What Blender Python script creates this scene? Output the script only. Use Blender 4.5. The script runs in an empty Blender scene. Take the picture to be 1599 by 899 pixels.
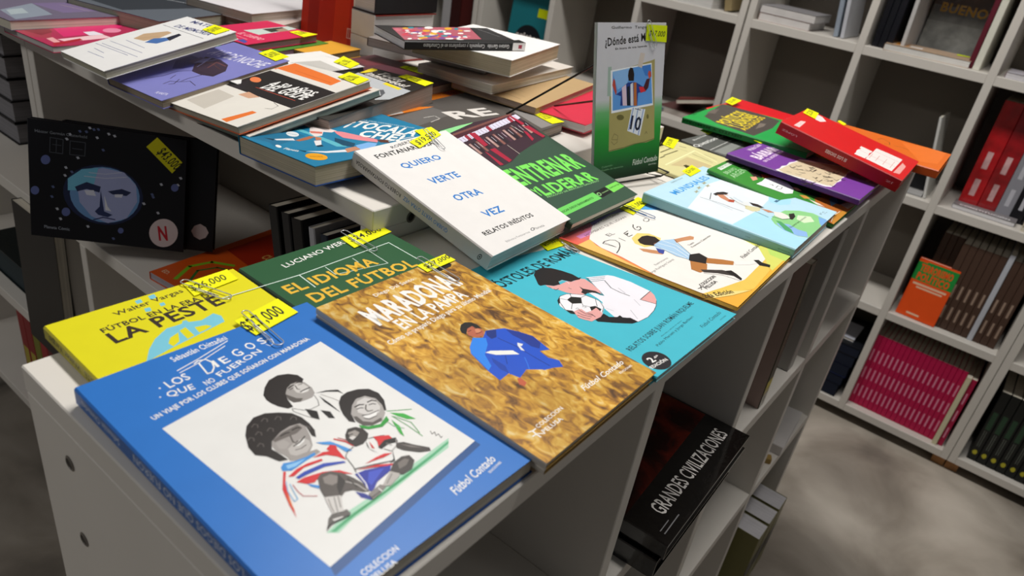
import bpy, math, random
from mathutils import Vector, Matrix
C = bpy.context.scene.collection
SC = bpy.context.scene
R = math.radians
# ------------------------------------------------------------------ camera, light, exposure
cam_d = bpy.data.cameras.new('camera'); cam = bpy.data.objects.new('camera', cam_d); C.objects.link(cam)
cam_d.sensor_width = 36.0; cam_d.sensor_fit = 'HORIZONTAL'; cam_d.lens = 1135.4343/1599*36.0
cam_d.clip_start = .02; cam_d.clip_end = 60
cam.matrix_world = Matrix(((0.61561273, 0.29683698, -0.73000601, 0), (-0.77426679, 0.40031853, -0.49015917, 0), (0.14673756, 0.86696764, 0.4762722, 1.29), (0, 0, 0, 1)))
SC.camera = cam
cam_d.dof.use_dof = True; cam_d.dof.focus_distance = .72; cam_d.dof.aperture_fstop = 9.0
SC.view_settings.view_transform = 'Standard'; SC.view_settings.look = 'None'; SC.view_settings.gamma = 1.0
SC.view_settings.use_curve_mapping = False; SC.view_settings.exposure = 0.0
W = bpy.data.worlds.new('world'); SC.world = W; W.use_nodes = True
W.node_tree.nodes['Background'].inputs[0].default_value = (.95, .97, 1.0, 1); W.node_tree.nodes['Background'].inputs[1].default_value = .075
def tube_light(x, y, z, lx, ly, power, col=(1, .97, .93)):
    d = bpy.data.lights.new('ceiling_lamp', 'AREA'); d.shape = 'RECTANGLE'; d.size = lx; d.size_y = ly; d.energy = power; d.color = col
    o = bpy.data.objects.new('ceiling_lamp', d); o.location = (x, y, z); C.objects.link(o); return o
tube_light(1.10, .50, 2.75, .30, 1.5, 46)
tube_light(1.30, -2.4, 2.75, .30, 1.6, 4)
tube_light(-1.3, 1.6, 2.75, .30, 1.6, 18)
# ------------------------------------------------------------------ materials
def lin(h):
    h = h.lstrip('#'); v = [int(h[i:i+2], 16)/255 for i in (0, 2, 4)]
    return tuple(c/12.92 if c <= .04045 else ((c+.055)/1.055)**2.4 for c in v)
MATS = {}
def base_mat(name, rough=.4, spec=.5, metal=0., coat=0.):
    m = bpy.data.materials.new(name); m.use_nodes = True; nt = m.node_tree; b = nt.nodes['Principled BSDF']
    b.inputs['Roughness'].default_value = rough; b.inputs['Specular IOR Level'].default_value = spec; b.inputs['Metallic'].default_value = metal
    b.inputs['Coat Weight'].default_value = coat
    return m, nt, b
def ink_mat(name, rough=.4, spec=.4, metal=0., coat=0., var=.05, scale=60., bump=0., lines=0.):
    m, nt, b = base_mat(name, rough, spec, metal, coat)
    at = nt.nodes.new('ShaderNodeAttribute'); at.attribute_name = 'ink'
    tc = nt.nodes.new('ShaderNodeTexCoord'); no = nt.nodes.new('ShaderNodeTexNoise'); no.inputs['Scale'].default_value = scale; no.inputs['Detail'].default_value = 4
    nt.links.new(tc.outputs['Object'], no.inputs['Vector'])
    mr = nt.nodes.new('ShaderNodeMapRange'); mr.inputs[1].default_value = .3; mr.inputs[2].default_value = .7; mr.inputs[3].default_value = 1-var; mr.inputs[4].default_value = 1+var
    nt.links.new(no.outputs['Fac'], mr.inputs[0])
    mx = nt.nodes.new('ShaderNodeMix'); mx.data_type = 'RGBA'; mx.blend_type = 'MULTIPLY'; mx.inputs[0].default_value = 1
    nt.links.new(at.outputs['Color'], mx.inputs[6]); nt.links.new(mr.outputs[0], mx.inputs[7]); out = mx.outputs[2]
    if lines:
        wv = nt.nodes.new('ShaderNodeTexNoise'); mp = nt.nodes.new('ShaderNodeMapping'); mp.inputs['Scale'].default_value = (4, 4, 1600)
        wv.inputs['Scale'].default_value = 1; wv.inputs['Detail'].default_value = 2
        nt.links.new(tc.outputs['Object'], mp.inputs[0]); nt.links.new(mp.outputs[0], wv.inputs['Vector'])
        m2 = nt.nodes.new('ShaderNodeMapRange'); m2.inputs[1].default_value = .35; m2.inputs[2].default_value = .65; m2.inputs[3].default_value = 1-lines; m2.inputs[4].default_value = 1.04
        nt.links.new(wv.outputs['Fac'], m2.inputs[0])
        m3 = nt.nodes.new('ShaderNodeMix'); m3.data_type = 'RGBA'; m3.blend_type = 'MULTIPLY'; m3.inputs[0].default_value = 1
        nt.links.new(out, m3.inputs[6]); nt.links.new(m2.outputs[0], m3.inputs[7]); out = m3.outputs[2]
    nt.links.new(out, b.inputs['Base Color'])
    if bump:
        bp = nt.nodes.new('ShaderNodeBump'); bp.inputs['Strength'].default_value = bump; bp.inputs['Distance'].default_value = .004
        nt.links.new(no.outputs['Fac'], bp.inputs['Height']); nt.links.new(bp.outputs[0], b.inputs['Normal'])
    MATS[name] = m; return m
ink_mat('card', .38, .35, var=.02); ink_mat('pages', .8, .2, var=.06, scale=25, lines=.28); ink_mat('label_paper', .6, .25, var=.02)
ink_mat('shrink_wrap', .16, .6, coat=.6, var=.3, scale=30, bump=.5)
ink_mat('laminate', .42, .35, var=.025, scale=7); ink_mat('wire', .35, .5); ink_mat('steel', .25, .5, metal=.85); ink_mat('clip_wire', .22, .8, metal=.35); ink_mat('wood', .6, .3, var=.25, scale=30)
ink_mat('plaster', .8, .2, var=.04, scale=5)
def ramp_mat(name, stops, scale, detail, dist, rough, stretch=(1, 1, 1), lo=.3, hi=.7, second=None):
    m, nt, b = base_mat(name, rough, .35)
    tc = nt.nodes.new('ShaderNodeTexCoord'); mp = nt.nodes.new('ShaderNodeMapping'); mp.inputs['Scale'].default_value = stretch
    no = nt.nodes.new('ShaderNodeTexNoise'); no.inputs['Scale'].default_value = scale; no.inputs['Detail'].default_value = detail; no.inputs['Distortion'].default_value = dist
    cr = nt.nodes.new('ShaderNodeValToRGB'); e = cr.color_ramp.elements
    while len(e) < len(stops): e.new(.5)
    for i, (p, c) in enumerate(stops): e[i].position = p; e[i].color = (*lin(c), 1)
    nt.links.new(tc.outputs['Object'], mp.inputs[0]); nt.links.new(mp.outputs[0], no.inputs['Vector']); nt.links.new(no.outputs['Fac'], cr.inputs[0]); out = cr.outputs[0]
    if second:
        n2 = nt.nodes.new('ShaderNodeTexNoise'); n2.inputs['Scale'].default_value = second[0]; n2.inputs['Detail'].default_value = 5
        nt.links.new(tc.outputs['Object'], n2.inputs['Vector'])
        m2 = nt.nodes.new('ShaderNodeMapRange'); m2.inputs[1].default_value = .35; m2.inputs[2].default_value = .65; m2.inputs[3].default_value = second[1]; m2.inputs[4].default_value = second[2]
        nt.links.new(n2.outputs['Fac'], m2.inputs[0])
        mx = nt.nodes.new('ShaderNodeMix'); mx.data_type = 'RGBA'; mx.blend_type = 'MULTIPLY'; mx.inputs[0].default_value = 1
        nt.links.new(out, mx.inputs[6]); nt.links.new(m2.outputs[0], mx.inputs[7]); out = mx.outputs[2]
    nt.links.new(out, b.inputs['Base Color']); MATS[name] = m
ramp_mat('wheat', [(.30, '#5a3c20'), (.41, '#9c6c2a'), (.50, '#c8922e'), (.59, '#dcae48'), (.70, '#e6cc8c')], 105, 9, .9, .38, (1.35, .7, 1), second=(18, .8, 1.12))
ramp_mat('concrete', [(.3, '#6f675e'), (.46, '#978e82'), (.6, '#b0a79b'), (.75, '#c4bcb0')], 3.2, 8, .6, .7, second=(1.7, .62, 1.15))
ramp_mat('dark_red_print', [(.35, '#0c0908'), (.5, '#3a120c'), (.65, '#7a2412'), (.8, '#9a4a20')], 14, 5, .8, .2)
# ------------------------------------------------------------------ mesh building
class MB:
    def __init__(s): s.v = []; s.f = []; s.c = []; s.m = []; s.mats = []
    def mi(s, m):
        if m not in s.mats: s.mats.append(m)
        return s.mats.index(m)
    def face(s, pts, col, m='card'):
        n = len(s.v); s.v += [tuple(p) for p in pts]; s.f.append(tuple(range(n, n+len(pts))))
        s.c.append(col if isinstance(col, list) else [col]*len(pts)); s.m.append(s.mi(m))
    def raw(s, vs, fs, col, m='card'):
        n = len(s.v); s.v += [tuple(p) for p in vs]; k = s.mi(m)
        for f in fs: s.f.append(tuple(n+i for i in f)); s.c.append([col]*len(f)); s.m.append(k)
    def box(s, a, b, col, m='card', bev=0.):
        x0, y0, z0 = a; x1, y1, z1 = b; e = min(bev, (x1-x0)/2.1, (y1-y0)/2.1, (z1-z0)/2.1)
        if e <= 0:
            vs = [(x, y, z) for z in (z0, z1) for y in (y0, y1) for x in (x0, x1)]
            s.raw(vs, [(0, 2, 3, 1), (4, 5, 7, 6), (0, 1, 5, 4), (2, 6, 7, 3), (0, 4, 6, 2), (1, 3, 7, 5)], col, m); return
        vs = []
        for sz in (0, 1):
            for sy in (0, 1):
                for sx in (0, 1):
                    X = (x0, x1)[sx]; Y = (y0, y1)[sy]; Z = (z0, z1)[sz]; dx = e*(1-2*sx); dy = e*(1-2*sy); dz = e*(1-2*sz)
                    vs += [(X, Y+dy, Z+dz), (X+dx, Y, Z+dz), (X+dx, Y+dy, Z)]
        i = lambda sx, sy, sz, k: ((sz*2+sy)*2+sx)*3+k
        fs = []
        for sx in (0, 1): fs.append(tuple(i(sx, a_, b_, 0) for a_, b_ in ((0, 0), (1, 0), (1, 1), (0, 1))))
        for sy in (0, 1): fs.append(tuple(i(a_, sy, b_, 1) for a_, b_ in ((0, 0), (1, 0), (1, 1), (0, 1))))
        for sz in (0, 1): fs.append(tuple(i(a_, b_, sz, 2) for a_, b_ in ((0, 0), (1, 0), (1, 1), (0, 1))))
        for sx in (0, 1):
            for sy in (0, 1): fs.append((i(sx, sy, 0, 0), i(sx, sy, 1, 0), i(sx, sy, 1, 1), i(sx, sy, 0, 1)))
            for sz in (0, 1): fs.append((i(sx, 0, sz, 0), i(sx, 1, sz, 0), i(sx, 1, sz, 2), i(sx, 0, sz, 2)))
        for sy in (0, 1):
            for sz in (0, 1): fs.append((i(0, sy, sz, 1), i(1, sy, sz, 1), i(1, sy, sz, 2), i(0, sy, sz, 2)))
        for sx in (0, 1):
            for sy in (0, 1):
                for sz in (0, 1): fs.append((i(sx, sy, sz, 0), i(sx, sy, sz, 1), i(sx, sy, sz, 2)))
        s.raw(vs, fs, col, m)
    def tube(s, pts, r, col, m='wire', n=8):
        pts = [Vector(p) for p in pts]; vs = []; fs = []
        up = None
        for i, p in enumerate(pts):
            d = (pts[min(i+1, len(pts)-1)]-pts[max(i-1, 0)]).normalized()
            if up is None: up = d.orthogonal().normalized()
            up = (up-d*up.dot(d)).normalized(); q = d.cross(up)
            for k in range(n):
                a = 2*math.pi*k/n; vs.append(p+(up*math.cos(a)+q*math.sin(a))*r)
        for i in range(len(pts)-1):
            for k in range(n): fs.append((i*n+k, i*n+(k+1) % n, (i+1)*n+(k+1) % n, (i+1)*n+k))
        fs.append(tuple(range(n))); fs.append(tuple(range((len(pts)-1)*n, len(pts)*n)))
        s.raw(vs, fs, col, m)
    def ribbon(s, P, wd, fn, col):
        for j in range(len(P)-1):
            (ax, ay), (bx, by) = P[j], P[j+1]; L = math.hypot(bx-ax, by-ay)
            if L < 1e-7: continue
            nx, ny = -(by-ay)/L*wd/2, (bx-ax)/L*wd/2; ex, ey = (bx-ax)/L*wd*.3, (by-ay)/L*wd*.3
            s.face([fn(ax+nx-ex, ay+ny-ey), fn(ax-nx-ex, ay-ny-ey), fn(bx-nx+ex, by-ny+ey), fn(bx+nx+ex, by+ny+ey)], col)
    def build(s, name, parent=None, smooth=False):
        me = bpy.data.meshes.new(name); me.from_pydata(s.v, [], s.f)
        for m in s.mats: me.materials.append(MATS[m])
        me.polygons.foreach_set('material_index', s.m)
        ca = me.color_attributes.new('ink', 'FLOAT_COLOR', 'CORNER'); flat = []
        for cc in s.c:
            for c in cc: flat += [*lin(c), 1.0]
        ca.data.foreach_set('color', flat)
        if smooth: me.polygons.foreach_set('use_smooth', [True]*len(s.f))
        me.update(); o = bpy.data.objects.new(name, me); C.objects.link(o)
        if parent: o.parent = parent
        return o
def tag(o, label, cat, group=None, kind=None):
    if label: o['label'] = label
    if cat: o['category'] = cat
    if group: o['group'] = group
    if kind: o['kind'] = kind
    return o
def thing(name, label, cat, mw=None, group=None):
    o = bpy.data.objects.new(name, None); o.empty_display_size = .03; C.objects.link(o)
    if mw is not None: o.matrix_world = mw
    return tag(o, label, cat, group)
def struct(name, mb):
    o = mb.build(name); o['kind'] = 'structure'; return o
# lettering: curve outlines of the built-in font turned into flat polygons
TXT = {}
def text_geo(body, bold, shear):
    k = (body, bold, shear)
    if k in TXT: return TXT[k]
    c = bpy.data.curves.new('t', 'FONT'); c.body = body; c.size = 1; c.resolution_u = 2; c.offset = bold*.012; c.shear = shear; c.space_character = 1+bold*.03
    o = bpy.data.objects.new('t', c); me = o.to_mesh()
    vs = [(v.co.x, v.co.y) for v in me.vertices]; fs = [tuple(p.vertices) for p in me.polygons]
    o.to_mesh_clear(); bpy.data.objects.remove(o); bpy.data.curves.remove(c)
    x0 = min(v[0] for v in vs); x1 = max(v[0] for v in vs)
    vs = [((x-x0)/(x1-x0), y/.69) for x, y in vs]; TXT[k] = (vs, fs); return TXT[k]
def put_text(mb, fn, body, x, y, ang, L, cap, bold, shear, col, m='card', flip=1):
    vs, fs = text_geo(body, bold, shear); dx, dy = math.cos(ang), math.sin(ang); ux, uy = -dy*flip, dx*flip
    mb.raw([fn(x+dx*L*a+ux*cap*b, y+dy*L*a+uy*cap*b) for a, b in vs], fs, col, m)
def xf(yaw, pitch, roll): return Matrix.Rotation(yaw, 3, 'Z') @ Matrix.Rotation(pitch, 3, 'X') @ Matrix.Rotation(roll, 3, 'Y')
def unpack(sv): a = [int(q)*1e-4 for q in sv.split()]; return [(a[i], a[i+1]) for i in range(0, len(a), 2)]
def layer(op, boxes):
    """how many earlier printed shapes lie under this one"""
    if op[0] in ('t', 'st'):
        x, y, a, L, cp = op[3]*1e-5, op[4]*1e-5, op[5]*1e-4, op[6]*1e-5, op[7]*1e-5; f = 1 if op[0] == 't' else -1
        P = [(x+math.cos(a)*p*L-math.sin(a)*f*q*cp, y+math.sin(a)*p*L+math.cos(a)*f*q*cp) for p in (0, 1) for q in (-.3, 1.3)]
    elif op[0] in ('p', 'sp'): P = unpack(op[2])
    elif op[0] in ('l', 'sl'): P = [(a+d, b+d) for a, b in unpack(op[3]) for d in (-op[2], op[2])]
    else: P = [(-9, -9), (9, 9)]
    b = (op[0][0] == 's', min(p[0] for p in P), max(p[0] for p in P), min(p[1] for p in P), max(p[1] for p in P))
    n = 1+max([q[5] for q in boxes if q[0] == b[0] and q[1] < b[2] and q[2] > b[1] and q[3] < b[4] and q[4] > b[3]], default=0)
    if op[0] not in ('tag', 'tagt', 'clip'): boxes.append(b+(n,))
    return n
def book(label, pose, t, cover, spine=None, back=None, pages='#d9d2c2', art=(), group=None, cat='book', name='paperback_book', cmat='card', kindless=False, hard=False):
    """pose = x y z of the middle of the front cover, yaw pitch roll in degrees, width, height"""
    x, y, z, ya, pi, ro, w, h = pose; rot = xf(R(ya), R(pi), R(ro)); n = rot.col[2]
    o = Vector((x, y, z))-n*t; mw = rot.to_4x4(); mw.translation = o
    root = thing(name, label, cat, mw, group)
    spine = spine or cover; back = back or cover; c = .0016 if hard else .0007; r = min(.0012, t*.2); X = w/2; Y = h/2; inset = .003 if hard else .0012
    prof = [(X, 0), (-X+r, 0), (-X, r), (-X, t-r), (-X+r, t), (X, t), (X, t-c), (-X+c+r*.3, t-c), (-X+c, t-c-r*.3), (-X+c, c+r*.3), (-X+c+r*.3, c), (X, c)]
    pc = [back, spine, spine, spine, cover, cover, cover, cover, spine, back, back, back]
    mb = MB(); N = len(prof)
    for i in range(N):
        a, b = prof[i], prof[(i+1) % N]; mb.face([(a[0], -Y, a[1]), (b[0], -Y, b[1]), (b[0], Y, b[1]), (a[0], Y, a[1])], pc[i], cmat)
    for yy in (-Y, Y):
        for q in ((0, 1, 10, 11), (1, 2, 9, 10), (2, 3, 8, 9), (3, 4, 7, 8), (4, 5, 6, 7)): mb.face([(prof[i][0], yy, prof[i][1]) for i in q], cover if q[0] == 4 else spine if q[0] else back, cmat)
    tags = MB(); clips = []; boxes = []
    for op in art:
        e = layer(op, boxes)*1.6e-5
        if op[0] in ('tag', 'tagt'): fn = lambda a, b, E=(.0010 if op[0] == 'tag' else .00104): (a, b, t+E)
        elif op[0][0] == 's': fn = lambda a, b: (-X-e, a, b)
        else: fn = lambda a, b: (a, b, t+e)
        k0 = op[0].lstrip('s') if op[0] in ('sp', 'sl', 'st') else op[0]; col = '#'+op[1] if isinstance(op[1], str) else op[1]
        if k0 == 'p': mb.face([fn(a, b) for a, b in unpack(op[2])], col, op[3] if len(op) > 3 else cmat)
        elif k0 == 'l': mb.ribbon(unpack(op[3]), op[2], fn, col)
        elif k0 == 't':
            if op[0] == 'st':
                cp = min(op[7]*1e-5, t*.62); up = 1 if math.cos(op[5]*1e-4) > 0 else -1; op = op[:4]+((t/2+up*cp*.5)*1e5, 0 if up > 0 else 31415.93, op[6])+(cp*1e5,)+op[8:]
            put_text(mb, fn, op[2], op[3]*1e-5, op[4]*1e-5, op[5]*1e-4, op[6]*1e-5, op[7]*1e-5, op[8], op[9], col, cmat, 1 if op[0] == 't' else -1)
        elif k0 == 'tag':
            P = unpack(op[2]); tags.raw([(a, b, t+.0007) for a, b in P]+[fn(a, b) for a, b in P], [(3, 2, 1, 0), (4, 5, 6, 7), (0, 1, 5, 4), (1, 2, 6, 5), (2, 3, 7, 6), (3, 0, 4, 7)], col, 'label_paper')
        elif k0 == 'tagt': put_text(tags, fn, op[2], op[3]*1e-5, op[4]*1e-5, op[5]*1e-4, op[6]*1e-5, op[7]*1e-5, op[8], op[9], col, 'label_paper')
        elif k0 == 'clip': clips.append(op)
        elif k0 == 'grad':
            q = [Vector(lin(a)) for a in op[1]]; G = 8
            for i in range(G):
                for j in range(G):
                    pts = []; cols = []
                    for (di, dj) in ((0, 0), (1, 0), (1, 1), (0, 1)):
                        u, v = (i+di)/G, (j+dj)/G; pts.append((-X+w*u, -Y+h*v, t+e)); cl = (q[0]*(1-u)+q[1]*u)*(1-v)+(q[3]*(1-u)+q[2]*u)*v
                        cols.append('#%02x%02x%02x' % tuple(int(round(255*(12.92*g if g < .0031308 else 1.055*g**(1/2.4)-.055))) for g in cl))
                    mb.face(pts, cols, cmat)
        elif k0 == 'rows':
            for (v0, c0), (v1, c1) in zip(op[1][:-1], op[1][1:]): mb.face([(-X, -Y+h*v0, t+e), (X, -Y+h*v0, t+e), (X, -Y+h*v1, t+e), (-X, -Y+h*v1, t+e)], [c0, c0, c1, c1], cmat)
    mb.build('cover', root)
    pg = MB(); pg.box((-X+c*1.02, -Y+inset, c*1.02), (X-inset*1.2, Y-inset, t-c*1.02), pages, 'pages'); pg.build('page_block', root)
    if tags.f: tags.build('price_tag', root)
    for op in clips:
        (ax, ay), (bx, by) = unpack(op[2]); L = math.hypot(bx-ax, by-ay); dx, dy = (bx-ax)/L, (by-ay)/L; wd = op[3]/2; zz = t+.0021
        loc = lambda s_, q_, z_: (ax+dx*s_-dy*q_, ay+dy*s_+dx*q_, z_)
        arc = lambda c0, r_, sg, z_: [loc(c0+sg*r_*math.sin(q), -r_*math.cos(q) if sg > 0 else r_*math.cos(q), z_) for q in [i*math.pi/8 for i in range(9)]]
        P = [loc(L*.35, -wd, zz), loc(L*.6, -wd, zz)]+arc(L-wd, wd, 1, zz)+[loc(L*.5, wd, zz), loc(wd*.2, wd*.95, zz)]
        P += [loc(wd*.2-wd*.8*math.sin(q), wd*.12+wd*.8*math.cos(q), zz+.0001) for q in [i*math.pi/8 for i in range(1, 8)]]+[loc(wd*.2, -wd*.62, zz+.0002), loc(L*.8, -wd*.62, zz+.0003)]
        cb = MB(); cb.tube(P, .00042, '#'+op[1], 'clip_wire'); co = cb.build('paper_clip', root, True)
    return root
def flat(label, x, y, zb, yaw, w, h, t, cover, **k): return book(label, (x, y, zb+t, yaw, 0, 0, w, h), t, cover, **k)
def upright(label, xf_, y0, zb, dep, h, t, cover, lean=0, **k):
    """book standing with its spine towards -X; lean > 0 tips its head towards -Y"""
    p = R(90+lean); zb2 = zb+.0003+(t*math.cos(p) if lean < 0 else 0)
    return book(label, (xf_+dep/2, y0+h/2*math.cos(p), zb2+h/2*math.sin(p), 0, 90+lean, 0, dep, h), t, cover, **k)
def faceout(label, xb, yc, zb, w, h, t, cover, tilt=8, yaw=-90, **k):
    """book standing on its foot, cover towards -X, leaning back"""
    p = R(90-tilt); rot = xf(R(yaw), p, 0); up = rot.col[1]; n = rot.col[2]
    c = Vector((xb, yc, zb+.0003+(t*n.z)))+up*h/2
    return book(label, (c.x, c.y, c.z, yaw, 90-tilt, 0, w, h), t, cover, **k)

# ------------------------------------------------------------------ where each table book lies and what is printed on it (tenths of a millimetre from the cover centre)
POSE = {
 'blue': (0.2170, 0.2749, 0.9963, -1.09, 0.25, -0.27, 0.1653, 0.2213),
 'yellow': (0.2189, 0.3540, 0.9944, -1.38, -0.16, -0.50, 0.1383, 0.2200),
 'green': (0.3645, 0.3478, 0.9955, -0.50, 0.27, -0.31, 0.1453, 0.2200),
 'mara': (0.3626, 0.2577, 1.0032, 0.40, 1.73, -0.10, 0.1385, 0.2096),
 'apos': (0.5055, 0.2558, 0.9896, -0.08, -3.78, 0.83, 0.1488, 0.2096),
 'diego': (0.6888, 0.2577, 0.9882, 3.05, -1.68, 0.88, 0.1900, 0.1921),
 'mund': (0.8595, 0.2601, 0.9968, 2.44, 0.19, 1.24, 0.1870, 0.1851),
 'rugby': (0.9823, 0.2515, 0.9966, 0.95, 4.45, 0.03, 0.1274, 0.1742),
 'purple': (1.0885, 0.2528, 1.0048, 2.77, 1.48, 4.32, 0.2163, 0.1827),
 'cuest': (1.1078, 0.3335, 0.9900, -4.73, -0.21, 0.24, 0.1196, 0.2101),
 'cream': (0.9666, 0.3403, 0.9891, -1.33, 0.02, -0.01, 0.1500, 0.2100),
 'guer': (1.2075, 0.3760, 1.0103, -0.62, -1.70, -1.44, 0.1582, 0.2096),
 'bigred': (1.1623, 0.2260, 1.0379, 2.53, 9.57, -0.04, 0.1398, 0.1834),
 'orange': (1.3028, 0.2114, 1.0181, 2.21, -0.00, 0.00, 0.1400, 0.2000),
 'white': (0.5252, 0.4261, 1.0290, 4.08, 14.35, 1.20, 0.1395, 0.1759),
 'entre': (0.6647, 0.4374, 1.0243, 1.33, 12.19, -0.42, 0.1400, 0.1947),
 'tocala': (0.4993, 0.5686, 1.0400, -91.53, 0.57, -4.15, 0.1251, 0.1826),
 'a50': (0.4947, 0.7021, 1.0523, -93.37, 11.68, -7.00, 0.1584, 0.1676),
 'ave': (0.4910, 0.8322, 1.0450, -88.31, 10.07, -1.64, 0.1159, 0.1740),
 'mates': (0.4708, 0.9103, 1.0603, -93.84, 13.56, -4.13, 0.1321, 0.1661),
 'pink': (0.5178, 1.0968, 1.0292, -88.35, -0.00, -1.43, 0.1364, 0.2300),
 'gpur': (0.4869, 1.2132, 1.0404, -83.95, -0.57, 0.06, 0.1550, 0.1973),
 'pinkred': (0.6626, 0.9660, 1.0521, -79.06, 0.49, 0.08, 0.1026, 0.1438),
 'whitegr': (0.5917, 0.8091, 1.0467, -88.80, 1.17, -0.33, 0.0935, 0.1990),
 'todos': (0.5890, 0.6678, 1.0516, -78.35, 2.73, -1.13, 0.0953, 0.2076),
 'oran': (0.7004, 0.6924, 1.0293, -83.86, -1.07, -2.05, 0.1222, 0.2104),
 're': (0.6830, 0.5696, 1.0318, -83.02, 0.00, 0.00, 0.1600, 0.2300),
 'tan': (0.8866, 0.6287, 1.0449, -78.92, 0.50, 1.76, 0.1328, 0.2119),
 'red': (0.9125, 0.5360, 1.0347, -82.79, -0.00, -0.32, 0.0918, 0.2000),
 'cream2': (0.8848, 0.6811, 1.0579, -83.14, -0.20, -1.95, 0.0697, 0.2443),
 'whitethick': (0.8557, 0.6834, 1.0881, -74.74, 0.16, -2.73, 0.1177, 0.1887),
 'greyund': (0.8399, 0.7842, 1.0697, -73.27, -0.00, -1.16, 0.1447, 0.1500),
 'black': (0.7747, 0.6862, 1.1031, 73.96, -0.21, -0.64, 0.0852, 0.1899),
 'reddish': (0.7000, 0.7520, 1.0400, -80.00, 0.00, 0.00, 0.1600, 0.2000),
 'yelsm': (0.7350, 0.9020, 1.0395, -78.00, 0.00, 0.00, 0.0600, 0.1000),
 'stand': (0.8124, 0.4184, 1.0827, -8.49, 76.92, -3.55, 0.1230, 0.1850),
 'netf': (0.4331, 0.9844, 0.8474, -58.35, 78.95, 13.40, 0.2010, 0.1617),
}
ART = {}
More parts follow.
